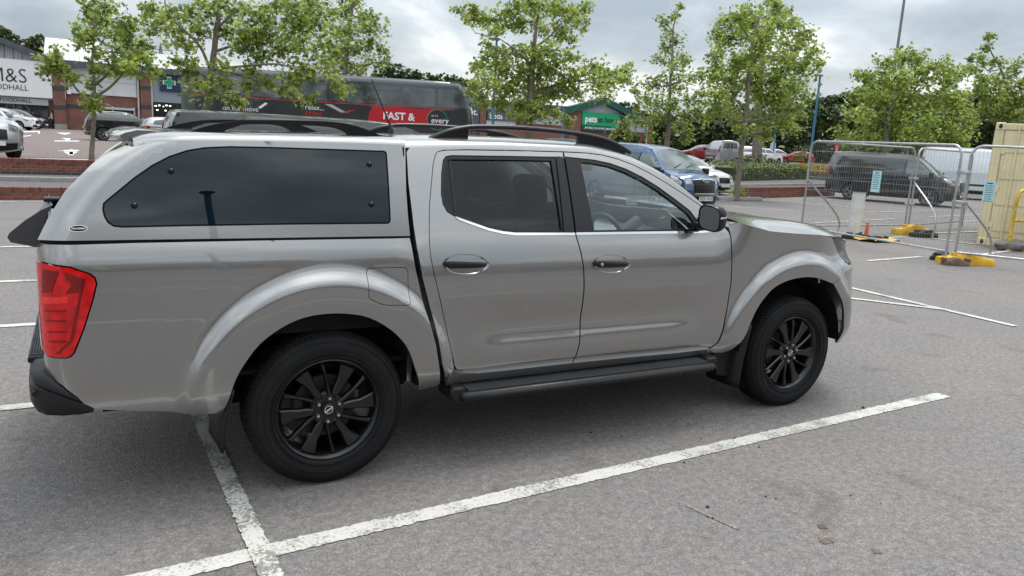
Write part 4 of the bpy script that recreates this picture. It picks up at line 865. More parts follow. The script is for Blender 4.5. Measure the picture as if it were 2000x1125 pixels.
ftw(SH, u0, 'sign_letters', 'M&S', -12, 58, 147, .57, M_signk, -.012, sy=1.12); ftw(SH, u0, 'sign_letters', 'FOODHALL', -23, 60, 170, .57, M_signk, -.005, sy=1.1)
fbox(SH, u0, 'canopy_fascia', fu(-105), fu(97), fz(50,204), fz(50,191.5), .25, M_clad); ftw(SH, u0, 'fascia_letters', 'M&S FOODHALL', -22, 65, 195, .27, M_signk)
fbox(SH, u0, 'shop_window', fu(-105), fu(96), ZT*0+.02, fz(50,204), .08, M_shop); 
for px_s in (-60,-30,0,22,45,62,80,96): fbox(SH, u0, 'window_mullion', fu(px_s)-.05, fu(px_s)+.05, .02, fz(50,204), .16, M_signk)
ftw(SH, u0, 'window_lettering', 'M&S', 14, 60, 209, .09, M_fascia, ex=.005); ftw(SH, u0, 'window_lettering', 'FOODHALL', -5, 48, 220, .09, M_fascia, ex=.005)
fbox(SH, u0, 'brick_pier', fu(107), fu(130.5), -.5, zE-.35, .5, M_bw)
for py in (172,209): fbox(SH, u0, 'dark_brick_band', fu(106.8), fu(130.7), fz(110,py)-.25, fz(110,py)+.2, .52, M_eng)
fbox(SH, u0, 'pier_plinth', fu(106.5), fu(131), -.5, .5, .55, M_conc)
# brick unit with pale cladding band
u0 = fu(131); u1 = fu(297); zE2 = fz(200,133); SB = shop('brick_shop_unit', 'brick unit with pale cladding band and dark poster window', u0, u1, zE2)
fbox(SB, u0, 'cladding_band', fu(137), fu(269), fz(200,184), zE2-.1, .12, M_cladl); fbox(SB, u0, 'band_joint', fu(137), fu(269), fz(200,160)-.04, fz(200,160)+.04, .14, M_clad)
fbox(SB, u0, 'band_joint', fu(137), fu(269), fz(200,184)-.1, fz(200,184)+.1, .2, M_cladl)
fbox(SB, u0, 'dark_brick_band', fu(131), fu(269), fz(200,211)-.18, fz(200,211)+.18, .03, M_eng)
fbox(SB, u0, 'poster_window', fu(187), fu(264), fz(220,233)-.6, fz(220,210), .10, M_signk); fbox(SB, u0, 'window_shade', fu(187), fu(264), fz(220,214), fz(220,209.5), .4, M_pipe)
for p in (187,221,263): fbox(SB, u0, 'window_post', fu(p)-.07, fu(p)+.07, .0, fz(220,208), .22, M_pipe)
ftw(SB, u0, 'poster_lettering', 'M&S', 190, 209, 226.5, .115, M_sign, ex=.005); ftw(SB, u0, 'poster_lettering', 'bags of good', 229, 256, 228, .115, M_sign, ex=.005, shear=.25, sy=1.2)
fbox(SB, u0, 'brick_pier', fu(276), fu(296), -.5, zE2-.1, .5, M_bw)
for py in (172,209): fbox(SB, u0, 'dark_brick_band', fu(275.7), fu(296.3), fz(285,py)-.25, fz(285,py)+.2, .52, M_eng)
g = G().cyl((fu(272)-u0,-.25,-.2),(fu(272)-u0,-.25,zE2),.11,n=8); g.build('drain_pipe', M_pipe, SB)
g = G().cyl((fu(297.5)-u0,-.35,-.2),(fu(297.5)-u0,-.35,zE2),.11,n=8); g.build('drain_pipe', M_pipe, SB)
fbox(SB, u0, 'eaves_fascia', fu(125), fu(300), zE2-.15, zE2+.45, .9, M_fascia); fbox(SB, u0, 'security_light', fu(134), fu(142), fz(138,182)-.1, fz(138,182)+.25, .3, M_sign)
zRf = float(at(250,103,94)[2])-ZT; nR = u1-u0+6
g = G(); g.add([(0,-.3,zE2+.3),(nR,-.3,zE2+.3),(nR,14,zRf),(0,14,zRf)], [(0,1,2,3)]); g.build('roof', M_roofp, SB)
for k in range(30):
    x = nR*k/29; g = G(); g.add([(x-.05,-.3,zE2+.32),(x+.05,-.3,zE2+.32),(x+.05,14,zRf+.02),(x-.05,14,zRf+.02),(x,-.3,zE2+.42),(x,14,zRf+.12)], [(0,1,4),(0,4,5,3),(1,2,5,4)]); g.build('roof_rib', M_roofp, SB)
zR2 = float(at(130,86,100)[2])-ZT; g = G(); g.add([(-2,12,zRf-1.2),(3.2,12,zRf-1.2),(3.8,20,zR2),(-2,20,zR2)], [(0,1,2,3)]); g.build('rear_roof', M_roofp, SB)
# chemist
u0 = fu(297); u1 = fu(700); SC = shop('chemist_shop', 'blue grey panelled shop with navy pharmacy cross sign', u0, u1, zE2, m=M_clad)
fbox(SC, u0, 'upper_panel', fu(299), fu(700), fz(320,200), zE2-.1, .2, M_bluegrey); fbox(SC, u0, 'sign_board', fu(314), fu(372), fz(330,179), fz(330,143), .45, M_navy, .03)
def cross(px_, py_, w, m, d):
    cu = fu(px_)-u0; cz = fz(px_, py_); t = w*.36; poly = [(-t,-w),(t,-w),(t,-t),(w,-t),(w,t),(t,t),(t,w),(-t,w),(-t,t),(-w,t),(-w,-t),(-t,-t)]; g = G(); g.prism(poly, lambda a,b,q: (cu+a, -q, cz+b), d, d+.06); g.build('pharmacy_cross', m, SC)
cross(332,162,.62,M_sign,.455); cross(332,162,.50,M_green,.52)
fbox(SC, u0, 'shop_window', fu(300), fu(520), .02, fz(320,200), .1, M_shop)
for p in (300,318,336,354): fbox(SC, u0, 'window_mullion', fu(p)-.05, fu(p)+.05, .02, fz(320,200), .16, M_signk)
for k, (p, q) in enumerate(((305,207),(312,206),(319,208),(326,206),(333,207),(308,215),(324,216))):
    g = G(); g.box((fu(p)-u0-.10,-.14,fz(p,q)-.06),(fu(p)-u0+.10,-.11,fz(p,q)+.06)); g.build('shop_light', mat('lit_lamp', (1,.93,.8), .5, emit=1.5, var=.01), SC)
fbox(SC, u0, 'eaves_fascia', fu(300), fu(700), zE2-.15, zE2+.45, .9, M_fascia)
# units right of the bus
u0 = fu(700); u1 = fu(948); zE3 = fz(900,182); SD = shop('dark_gabled_shop', 'grey gabled shop with white lettered dark sign behind the bus', u0, u1, fz(900,240), m=M_bw)
fbox(SD, u0, 'sign_board', fu(760), fu(933), fz(900,243), fz(900,198), .4, M_fascia); ftw(SD, u0, 'sign_letters', 'etrident.', 876, 929, 217, .42, M_sign, .02)
g = G(); g.add([(x-u0,-.02,z) for x, z in ((fu(740),fz(900,200)),(fu(936),fz(900,200)),(fu(936),zE3),(fu(878),fz(880,165)),(fu(740),zE3))], [(0,1,2,3,4)]); g.build('gable_panel', M_clad, SD)
gable_roof(SD, u0, fu(820), fu(882), fu(946), zE3, fz(880,160), .8, M_fascia, M_roofp); fbox(SD, u0, 'brick_pier', fu(934), fu(945), -1, fz(940,198), .5, M_bw)
u0 = fu(948); u1 = fu(1108); zE4 = fz(1000,204); SE_ = shop('bed_shop', 'low pale shop with white lettering on dark strip behind the tree', u0, u1, zE4, m=M_bw)
fbox(SE_, u0, 'cladding_band', fu(949), fu(1006), fz(980,246), zE4-.2, .15, M_cladl); fbox(SE_, u0, 'sign_board', fu(949), fu(1030), fz(980,236), fz(980,215), .4, M_fascia); ftw(SE_, u0, 'sign_letters', 'beds', 953, 978, 226.5, .42, M_sign, .02)
fbox(SE_, u0, 'cladding_band', fu(1035), fu(1100), fz(1060,243), zE4-.2, .15, M_clad); fbox(SE_, u0, 'eaves_fascia', fu(946), fu(1108), zE4-.2, zE4+.3, .8, M_fascia)
g = G(); g.add([(0,-.3,zE4+.2),(u1-u0,-.3,zE4+.2),(u1-u0,12,zE4+1.4),(0,12,zE4+1.4)], [(0,1,2,3)]); g.build('roof', M_roofp, SE_)
u0 = fu(1106); u1 = fu(1275); zE5 = fz(1130,214); SP = shop('pet_shop', 'brick pet shop with green gable and bright green sign', u0, u1, fz(1240,231), m=M_bw)
g = G(); g.add([(x-u0,-.02,z) for x, z in ((fu(1112),fz(1170,225)),(fu(1228),fz(1170,225)),(fu(1228),zE5),(fu(1172),fz(1172,195)),(fu(1112),zE5))], [(0,1,2,3,4)]); g.build('gable_panel', M_clad, SP)
gable_roof(SP, u0, fu(1094), fu(1174), fu(1236), fz(1140,214), fz(1172,190), .9, M_dgreen, M_roofp, th=.9)
for p in (1150,1158,1166,1174,1182,1190): fbox(SP, u0, 'cladding_joint', fu(p)-.04, fu(p)+.04, fz(1170,222), fz(1170,206), .05, M_pipe)
fbox(SP, u0, 'sign_board', fu(1133), fu(1207), fz(1170,246), fz(1170,220.5), .5, M_green, .02); fbox(SP, u0, 'sign_strip', fu(1133), fu(1207), fz(1170,256), fz(1170,246.2), .48, M_dgreen)
ftw(SP, u0, 'sign_letters', 'pets', 1138, 1161.5, 235, .52, M_sign, .04); ftw(SP, u0, 'sign_letters', 'at home', 1164, 1204, 234.5, .52, mat('sign_dkgreen', (.0,.07,.05), .4, var=.03), .03); ftw(SP, u0, 'strip_letters', 'pet shop | vet surgery | pet grooming', 1139, 1203, 251, .5, M_sign, .02, sy=1.3)
fbox(SP, u0, 'brick_pier', fu(1110), fu(1132), -1, zE5, .4, M_bw); fbox(SP, u0, 'cladding_band', fu(1215), fu(1261), fz(1240,258), fz(1240,231), .12, M_clad); fbox(SP, u0, 'eaves_fascia', fu(1205), fu(1278), fz(1240,231), fz(1240,231)+.3, .6, M_fascia)
g = G().cyl((fu(1263)-u0,-.25,-1),(fu(1263)-u0,-.25,fz(1240,231)),.16,n=8); g.build('drain_pipe', M_pipe, SP); fbox(SP, u0, 'brick_pier', fu(1266), fu(1275), -1, fz(1240,232), .3, M_bw)
# painted arrows and lines on the terrace
UPC = bpy.data.objects['upper_car_park']
def mark(pts, z=ZT+.005):
    P_ = [gnd(a, b, z) for a, b in pts]; obj('road_marking', [tuple(p) for p in P_], [tuple(range(len(P_)))], M_sign, UPC, smooth=False)
mark([(124,296),(152,296),(143,301.5),(133,301.5)]); mark([(134,302),(147,302),(150,303),(131,303)]) if False else None
mark([(110,294),(124,294),(126,293),(136,292.6),(139,291.6),(143,292.6),(153,293),(155,294.3),(150,294.8),(142,294.2),(144,303),(134,303),(136.5,294.2),(126,295)])
mark([(106,274.6),(155,274.6),(155,276),(106,276)]); mark([(119,269.5),(138,270),(136,273.8),(128,275),(127,271.5)]); mark([(110,259),(140,259.5),(127,263)]); mark([(30,256.5),(78,255.5),(77,261),(74,261),(75,257.6),(31,258.6)])
mark([(48,308.6),(195,311.6),(195,313.2),(48,310)]); mark([(20,268.5),(60,264),(61,265),(21,270)])
# ---------------- other vehicles: built from a side profile ----------------
M_cg = mat('vehicle_glass', (.05,.06,.064), .03, spec=.9, var=.2, vscale=1.5); M_hl = mat('vehicle_lamp', (.30,.31,.33), .12, .6, coat=1, var=.4, vscale=9); M_ws = mat('sky_sheen_glass', (.13,.155,.155), .04, spec=.9, var=.35, vscale=2); M_tyre2 = mat('plain_tyre', (.015,.015,.016), .75, var=.2); M_alloy = mat('alloy', (.45,.46,.48), .3, .9, var=.1); M_platew = mat('plate_white', (.75,.75,.72), .4, var=.03); M_redl = mat('rear_lamp', (.40,.01,.01), .12, coat=1, var=.2); M_amber = mat('amber_lamp', (.6,.16,.01), .2, var=.1)  # windscreen and van door glass: reflected sky painted in as paler base colour
def wheel_mesh(r, n=5):
    g = G().lathe([(.62*r,-.08),(.66*r,-.105),(.80*r,-.115),(.94*r,-.105),(r,-.08),(r,.08),(.9*r,.11),(.6*r,.09)], 32); t = mesh('tyre', *(lambda q: (q.v, q.f))(g.fix()), M_tyre2)
    g = G().lathe([(.60*r,.0),(.64*r,-.085),(.66*r,-.095),(.61*r,-.092),(.585*r,-.07),(.57*r,.02)], 32); g.lathe([(.001,-.085),(.12*r,-.085),(.15*r,-.06)], 16)
    for k in range(n):
        o = 360/n*k
        for s_ in (-1, 1): spoke(g, [(.10*r,o+s_*12-8),(.10*r,o+s_*12+8),(.59*r,o+s_*11+4.5),(.59*r,o+s_*11-4.5)], -.085, .03, .003)
    w = mesh('rim', *(lambda q: (q.v, q.f))(g.fix()), M_alloy, sharp=30)
    d = mesh('wheel_backing', *(lambda q: (q.v, q.f))(G().lathe([(.001,-.03),(.60*r,-.03)], 24).fix()), M_dark)
    return t, w, d
def vehicle(name, label, cat, loc, heading, prof, W, wheels, paintm, belt, tum=.28, edge=.10, taper=.10, windows=(), skins=(), sides=(), group=None, rim_n=5, crown=.05, zbot=None, sidex=(), arch=1.20, track=None):
    """prof: outline front-bottom -> over the top -> rear-bottom; skins: (name, material, p0, p1, v0, v1) patches over the outline, p = index along prof"""
    T_ = empty(name, tuple(loc), heading, label, cat, group)
    P_ = [np.array(p, float) for p in prof]; xf, xb = max(p[0] for p in P_), min(p[0] for p in P_); zmax = max(p[1] for p in P_); sm = [np.array(p) for p in smooth_line(prof, 4)]
    wm = W/2; rr = wheels[0][1]
    def Y(x, z, d):
        y = wm*np.ones_like(x); u = np.clip((x-(xf-.9))/.9, 0, 1); y = y-taper*u**2.2*1.6; u = np.clip(((xb+.6)-x)/.6, 0, 1); y = y-taper*.7*u**2.2
        k = np.clip((z-belt)/(zmax-belt+1e-6), 0, 1); y = y-tum*k*(.55+.45*k); y = y-.05*np.clip((.55-z)/.35, 0, 1)**1.5
        q = np.clip(1-d/edge, 0, 1); return y-edge*.9*(1-np.sqrt(np.clip(1-q*q, 0, 1)))
    oc = np.array(sm)
    def ddist(p):
        d = np.full(len(p), 1e9)
        for i in range(len(oc)-1):
            a, b = oc[i], oc[i+1]; ab = b-a; t = np.clip(((p-a)@ab)/(ab@ab+1e-12), 0, 1); d = np.minimum(d, np.hypot(*(p-a-t[:, None]*ab).T))
        return d
    def S(s, t):
        s = np.asarray(s, float)+0*np.asarray(t, float); t = np.asarray(t, float)+0*s; sh = s.shape; p = np.stack([s.ravel(), t.ravel()], -1); return np.stack([s, -Y(p[:,0], p[:,1], ddist(p)).reshape(sh), t], -1)
    zb = P_[-1][1]; bottom = [(xb+.05, zb)]
    for wx, wr in sorted(wheels):
        ar = wr*arch; a0 = math.asin(min(.95, max(-.9, (zb-wr)/ar))); bottom += [(wx-ar*math.cos(a)*1.0, wr+ar*math.sin(a)) for a in np.linspace(a0, math.pi-a0, 13)]
    bottom.append((xf-.08, zb))
    outl = [tuple(q) for q in sm]+bottom
    out2 = []
    for q in outl:
        if not out2 or np.hypot(q[0]-out2[-1][0], q[1]-out2[-1][1]) > 1e-3: out2.append(q)
    both('body_side', panel_geo(out2, S, h=.075, flange=.03), paintm, (T_, T_))
    def SK(p, v, lift=0.0):
        k = p*4; i = int(min(len(sm)-2, math.floor(k))); u = k-i; q = sm[i]*(1-u)+sm[i+1]*u; tg = sm[i+1]-sm[i]; n_ = np.array([tg[1], -tg[0]]); n_ = n_/(np.linalg.norm(n_)+1e-9)
        cen = np.array([(xf+xb)/2, .8]); n_ = n_ if n_@(q-cen) > 0 else -n_
        ye = float(Y(np.array([q[0]]), np.array([q[1]]), np.array([0.0]))[0]); c = crown*(1-v*v)
        if q[0] > xf-.45 and q[1] < belt+.15: c += .10*(1-v*v)*min(1,(q[0]-(xf-.45))/.3)
        c += lift; return (q[0]+n_[0]*c, v*ye, q[1]+n_[1]*c)
    g = G(); g.grid([[SK(i/4, v) for v in (-1,-.9,-.75,-.5,-.25,0,.25,.5,.75,.9,1)] for i in range(len(sm))]); g.build('body_shell', paintm, T_, sharp=50)
    g = G(); g.box((xb+.15,-wm+.12,zb-.02),(xf-.2,wm-.12,zb+.12)); g.build('underbody', M_dark, T_)
    if zb+.12 < .9: g = G(); g.box((xb+.3,-wm+.22,zb+.1),(xf-.35,wm-.22,.85)); g.build('inner_body', M_dark, T_)
    for nm, m, pl in windows: both(nm, panel_geo(pl, S, h=.1, flange=.008, lift=.006), m, (T_, T_))
    for nm, m, pl in sidex: both(nm, panel_geo(pl, S, h=.08, flange=.01, lift=.012), m, (T_, T_))
    for nm, m, p0, p1, v0, v1, lf in skins:
        if v1 < v0: continue
        k = max(2, int((p1-p0)*4)+1); g = G(); g.grid([[SK(p, v, lf) for v in np.linspace(v0, v1, 9)] for p in np.linspace(p0, p1, k)]); g.build(nm, m, T_, fix=False)
    t_, w_, d_ = wheel_mesh(rr, rim_n)
    for wx, wr in wheels:
        for s_ in (-1, 1):
            we = empty('wheel', (wx, s_*(wm-.115), wr)); we.parent = T_; we.rotation_euler = (0, 0, 0 if s_ < 0 else math.pi)
            for me in (t_, w_, d_): link(me.name, me, we)
    T_['S'] = 0; del T_['S']
    return T_, SK, S
def mirrors(T_, x, y, z, m, s=1.0):
    for sg in (-1, 1):
        g = G(); g.box((x-.07*s, sg*y-.10*s, z-.09*s), (x+.08*s, sg*y+.10*s, z+.10*s), .04*s, 2); g.build('wing_mirror', m, T_)
def plate(T_, SK, p, txt, m=M_platew, w=.26, h=.055, lift=.03):
    c = np.array(SK(p, 0, lift)); c1 = np.array(SK(p+.1, 0, lift)); up = c1-c; up /= np.linalg.norm(up); up = np.array([0,0,1.0]); sg = 1 if c[0] > 0 else -1
    g = G(); g.box((c[0]-.012, -w, c[2]-h), (c[0]+.012, w, c[2]+h)); pl = g.build('number_plate', m, T_)
    if txt:
        V, F = text_geo(txt, .115, 0, .002, spacing=1.05); g = G().add([(c[0]+sg*.0145, sg*a, c[2]+b) for a, b, _ in V], F); g.build('plate_characters', M_signk, pl, fix=False, smooth=False)
VAN = [(2.22,.24),(2.34,.42),(2.36,.66),(2.30,.92),(2.14,1.06),(1.62,1.20),(1.20,1.53),(.88,1.77),(.62,1.88),(.0,1.955),(-1.2,1.965),(-2.3,1.95),(-2.50,1.87),(-2.60,1.30),(-2.62,.75),(-2.60,.35),(-2.55,.27)]
def make_van(label, loc, heading, col, txt, scale=1.0, front=True, side_glass=True, zs=1.0, name='parked_van', metal=.5, badge=None, rim_n=5, light=None, xs=1.0, tum=.30, edge=.11):
    pm = paint('van_paint_'+name+str(len(MATS)), col, metal, .3, .05)
    prof = [((x if x > 0 else x*xs)*scale, (z*zs if z > 1.0 else z)*scale) for x, z in VAN]; s = scale
    q = lambda l: [((x if x > 0 else x*xs)*s, (z*zs if z > 1.0 else z)*s) for x, z in l]
    win = [('door_window', M_ws, q([(1.50,1.215),(.52,1.215),(.50,1.72),(.86,1.70),(1.05,1.58)]))]
    if side_glass: win.append(('side_window', M_cg, q([(.36,1.22),(-.75,1.22),(-.75,1.72),(.36,1.73)])))
    if side_glass == 2: win.append(('side_window', M_cg, q([(-.87,1.22),(-2.2,1.22),(-2.15,1.70),(-.87,1.72)])))
    sx_ = [('sill_trim', M_black, q([(1.05,.27),(-1.10,.27),(-1.10,.42),(1.05,.42)])), ('rubbing_strip', M_black, q([(1.0,.60),(-1.05,.60),(-1.05,.68),(1.0,.68)])), ('headlight_side', light or M_hl, q([(2.26,.82),(2.28,.93),(2.13,1.045),(1.86,1.12),(1.95,1.00),(2.1,.87)])), ('tail_light_side', M_redl, q([(-2.50,.95),(-2.57,.95),(-2.57,1.55),(-2.50,1.55)])), ('bumper_side', M_black, q([(2.20,.27),(1.98,.27),(2.0,.52),(2.25,.52)])), ('front_door_gap', M_dark, q([(.42,.45),(.44,.45),(.44,1.75),(.42,1.75)])), ('front_door_gap', M_dark, q([(1.585,.75),(1.60,.75),(1.60,1.20),(1.585,1.20)]))]
    sk = [('windscreen', M_ws, 5.12, 7.35, -.90, .90, .006), ('grille', M_satin, 1.75, 3.15, -.62, .62, .012), ('headlight', light or M_hl, 2.75, 3.35, -.95, -.70, .012), ('headlight', light or M_hl, 2.75, 3.35, .70, .95, .012), ('lower_bumper', M_black, .4, 1.45, -.92, .92, .010), ('rear_window', M_cg, 12.25, 12.95, -.8, -.06, .006), ('rear_window', M_cg, 12.25, 12.95, .06, .8, .006), ('grille_bar', M_chrome, 3.12, 3.22, -.64, .64, .025), ('grille_bar', M_chrome, 1.72, 1.80, -.60, .60, .025)]
    for k in range(4): sk.append(('grille_slat', M_chrome if k == 9 else M_black, 1.95+.27*k, 2.07+.27*k, -.58, .58, .028))
    T_, SK, S = vehicle(name, label, 'van', loc, heading, prof, 1.98*s, [(1.42*s,.335*s),(-1.52*s*xs,.335*s)], pm, 1.18*s, tum*s, edge*s, .10*s, win, sk, sidex=sx_, rim_n=rim_n)
    mirrors(T_, 1.45*s, 1.10*s, 1.22*s, M_black); plate(T_, SK, 1.25, txt)
    g = G(); g.box((1.55*s,-.55*s,1.19*s),(1.62*s,.55*s,1.24*s)); g.build('wiper_cowl', M_black, T_)
    for y in (-.45,.1):
        a = np.array(SK(5.25, y/.9, .02)); b = np.array(SK(5.6, (y+.45)/.9, .02)); g = G().tube([a, b], .012, 5); g.build('wiper', M_black, T_)
    if badge:
        c = SK(2.9, 0, .04); g = G(); g.prism([(.13*math.cos(k*math.pi/14), .052*math.sin(k*math.pi/14)) for k in range(28)], lambda a,b,d: (c[0]+d, a, c[2]+b), -.01, .01); bo = g.build('front_badge', M_chrome, T_); g = G(); g.prism([(.118*math.cos(k*math.pi/14), .042*math.sin(k*math.pi/14)) for k in range(28)], lambda a,b,d: (c[0]+d, a, c[2]+b), .0105, .012); bf = g.build('badge_face', M_navy, bo)
        V, F = text_geo(badge, .075, 0, .001, shear=.2); g = G().add([(c[0]+.0135, a, c[2]+b) for a, b, _ in V], F); g.build('badge_lettering', M_sign, bo, fix=False, smooth=False)
    return T_
HATCH = [(2.02,.22),(2.12,.40),(2.10,.62),(1.98,.74),(1.30,.92),(.92,1.00),(.30,1.36),(-.15,1.46),(-.9,1.47),(-1.55,1.38),(-1.88,1.05),(-1.98,.80),(-2.02,.50),(-1.98,.25)]
SUV = [(2.12,.28),(2.22,.48),(2.20,.75),(2.05,.90),(1.35,1.06),(1.0,1.13),(.40,1.52),(-.1,1.64),(-1.0,1.65),(-1.75,1.58),(-2.08,1.18),(-2.16,.88),(-2.18,.5),(-2.12,.3)]
def make_car(label, loc, heading, col, base=HATCH, name='parked_car', metal=.5, group=None, txt=None):
    pm = paint('car_paint_%d' % len(MATS), col, metal, .3, .05); h = max(z for x, z in base); suv = h > 1.55
    w = [(.78,1.04),(-.52,1.06),(-.52,1.36),(-.10,1.385),(.26,1.27)] if not suv else [(.85,1.16),(-.55,1.18),(-.55,1.52),(-.05,1.55),(.36,1.42)]
    w2 = [(-.60,1.06),(-1.52,1.09),(-1.40,1.30),(-.95,1.385),(-.60,1.375)] if not suv else [(-.63,1.18),(-1.72,1.22),(-1.60,1.46),(-1.0,1.55),(-.63,1.535)]
    k = 1.0 if not suv else 1.16
    sx_ = [('headlight_side', M_hl, [(1.98,.62*k),(2.0,.70*k),(1.68,.80*k),(1.74,.70*k)]), ('tail_light_side', M_redl, [(-1.93,.78*k),(-1.66,.82*k),(-1.68,.98*k),(-1.86,1.0*k)]), ('sill_trim', M_black, [(.90,.27),(-.90,.27),(-.90,.36),(.90,.36)])]
    sk = [('windscreen', M_ws, 5.1, 6.75, -.9, .9, .006), ('rear_window', M_cg, 9.1, 9.95, -.85, .85, .006), ('grille', M_satin, 1.3, 2.2, -.5, .5, .012), ('headlight', M_hl, 2.0, 2.9, -.95, -.6, .01), ('headlight', M_hl, 2.0, 2.9, .6, .95, .01), ('tail_light', M_redl, 10.0, 10.9, -.97, -.62, .012), ('tail_light', M_redl, 10.0, 10.9, .62, .97, .012), ('lower_bumper', M_black, .3, 1.0, -.9, .9, .01), ('rear_bumper_trim', M_black, 12.1, 12.9, -.9, .9, .01)]
    T_, SK, S = vehicle(name, label, 'car', loc, heading, base, 1.82 if not suv else 1.90, [(1.28,.325 if not suv else .36),(-1.32,.325 if not suv else .36)], pm, 1.0*k, .26, .09, .12, [('door_window', M_cg, w), ('rear_side_window', M_cg, w2)], sk, sidex=sx_, group=group)
    mirrors(T_, .78, .98, 1.03*k, pm, .8); plate(T_, SK, 1.0, None, M_platew); plate(T_, SK, 11.4, None, mat('plate_yellow', (.75,.55,.05), .4, var=.05)); return T_
def place(px, py, z=0.0): p = gnd(px, py, z); return (p[0], p[1], z)
# black van in the next bays, nose to the right
c = at(322,217,12.0); make_van('glossy black panel van close behind the pickup, mostly hidden', (c[0]+2.62*.955*1.42, c[1]+.95, 0), 0, (.006,.006,.007), '', .955, xs=1.42, tum=.14, edge=.05, side_glass=False, metal=.0, name='black_van')
make_van('blue van with chrome edged grille showing behind the pickup bonnet', (13.55,13.75,0), R_(-84), (.035,.085,.185), 'FE20 RNY', .89, badge='Ford', side_glass=2)
_h = math.atan2(-.927,.386); a = gnd(1655,391); b = gnd(1807,404); mid = (a+b)/2; lat = np.array([math.sin(-_h), math.cos(_h), 0])
mid = np.array([27.4,15.6,0]); cc = mid+np.array([.927,.386,0])*.80
make_van('dark grey panel van parked behind the mesh fence', (cc[0], cc[1], 0), _h, (.02,.021,.025), 'FH69 UPO', .985, side_glass=False, rim_n=5)
p = at(1885,330,38); make_van('white high roof van behind the dark grey van', (p[0]+1.0, p[1]-.4, 0), R_(-52), (.62,.66,.70), '', 1.12, side_glass=False, zs=1.12, name='high_roof_van', metal=0)
make_car('white car tucked behind the blue van', (20.6,20.4,0), R_(-82), (.70,.70,.70), HATCH, metal=0)
# cars beyond the hedge
FARC = [('red hatchback beyond the hedge, left of the silver van', 1366,315.5, 66, 150, (.30,.012,.012), HATCH), ('small grey hatchback in front of the silver van', 1410,318.5, 58, 35, (.11,.125,.15), HATCH), ('white four wheel drive car right of the silver van', 1450,317, 60, 60, (.7,.7,.7), SUV), ('white estate car beyond the hedge, right of the thick trunk', 1514,317, 62, -20, (.68,.69,.70), SUV), ('white car half hidden by the dark round bush', 1486,322, 52, 5, (.7,.7,.71), HATCH), ('red car beyond the hedge by the fence end', 1553,320, 55, 140, (.38,.02,.015), HATCH)]
ZF = .70
g = G(); c0 = at(1500,318,96); 
g.grid([[(c0[0]+_r[0]*a+_f[0]*b, c0[1]+_r[1]*a+_f[1]*b, z) for b, z in ((-30,-.05),(-24,ZF-.02),(60,ZF))] for a in (-16,0,16,40,70)]); tag(g.build('far_car_park', M_asph, None, fix=False), 'strip of asphalt under the cars beyond the hedge', 'ground', kind='structure')
for lb, px_0, py_0, D, hd, col, bs in FARC:
    q = gnd(px_0, py_0, ZF); make_car(lb, (q[0], q[1], ZF), R_(hd), col, bs, metal=.1, group='cars parked beyond the hedge')
q = gnd(1406,319.5,ZF); make_van('silver panel van seen from behind beyond the hedge', (q[0], q[1], ZF), R_(62), (.42,.43,.44), '', .95, side_glass=False, name='silver_van')
# upper terrace cars
def tplace(px, py): p = gnd(px, py, ZT); return (p[0], p[1], ZT)
make_car('black four wheel drive car parked left of the spoiler', tplace(248,276), R_(4), (.008,.008,.010), SUV, metal=.2); make_car('dark saloon behind the black four wheel drive car', tplace(282,264), R_(12), (.015,.016,.02), HATCH, metal=.2); make_car('pale silver green car just left of the spoiler tip', tplace(348,282), R_(8), (.38,.42,.40), HATCH, metal=.5)
make_car('silver car cut off by the left edge of the picture', (-4.0,22.3,ZT), R_(-66), (.40,.41,.42), SUV, metal=.6); make_van('white van at the left edge behind the silver car', (-5.2,32.3,ZT), R_(-62), (.72,.72,.73), '', 1.0, side_glass=False, name='white_van', metal=0)
make_car('white car outside the food shop', tplace(14,252.5), R_(-20), (.7,.7,.7), SUV, metal=0); make_car('black car outside the food shop behind the white one', tplace(36,251), R_(-20), (.012,.012,.014), SUV, metal=.1)
# ---- double deck bus ----
bl = at(352,240,34); br_ = at(921,268,35.5); dx = br_[:2]-bl[:2]; bL = float(np.hypot(*dx)); bh = math.atan2(dx[1], dx[0]); bH = 4.05
BUSP = [(bL/2-.12,.30),(bL/2,.6),(bL/2,1.3),(bL/2-.02,2.1),(bL/2-.08,2.9),(bL/2-.26,3.55),(bL/2-.58,3.93),(bL/2-1.2,bH),(0,bH+.02),(-bL/2+.8,bH),(-bL/2+.25,bH-.14),(-bL/2+.05,bH-.6),(-bL/2,2.0),(-bL/2,.7),(-bL/2+.08,.32)]
M_busb = paint('bus_slate_paint', (.022,.028,.038), .1, .35, .03); M_busg = mat('bus_sheen_glass', (.10,.115,.12), .04, spec=.9, var=.8, vscale=.8); M_busr = mat('bus_red', (.52,.012,.022), .35, coat=.6, var=.04); M_line_r = mat('bus_red_line', (.45,.02,.03), .4, var=.03)  # bus windows: grey reflections put into the lighter base colour
cx_ = (bl[:2]+br_[:2])/2; nrm_ = np.array([-math.sin(bh), math.cos(bh)]); cz_ = .12
def bx(px_0): return (px_0-352)/(921-352)*bL-bL/2
win = []
edges_ = [376,424,466,532,568,640,706,712,776,782,845,850,912]
for a_, b_ in ((372,398),(402,472),(478,545),(549,632),(637,704),(711,775),(781,844)): win.append(('upper_window', M_busg, [(bx(a_),2.90),(bx(b_),2.90),(bx(b_),3.68),(bx(a_),3.68)]))
win.append(('upper_window', M_busg, [(bx(851),2.90),(bx(914),2.90),(bx(910),3.35),(bx(898),3.68),(bx(851),3.68)]))
for k in range(7): win.append(('lower_window', M_busg, [(-bL/2+1.2+k*1.5,.95),(-bL/2+2.6+k*1.5,.95),(-bL/2+2.6+k*1.5,1.62),(-bL/2+1.2+k*1.5,1.62)]))
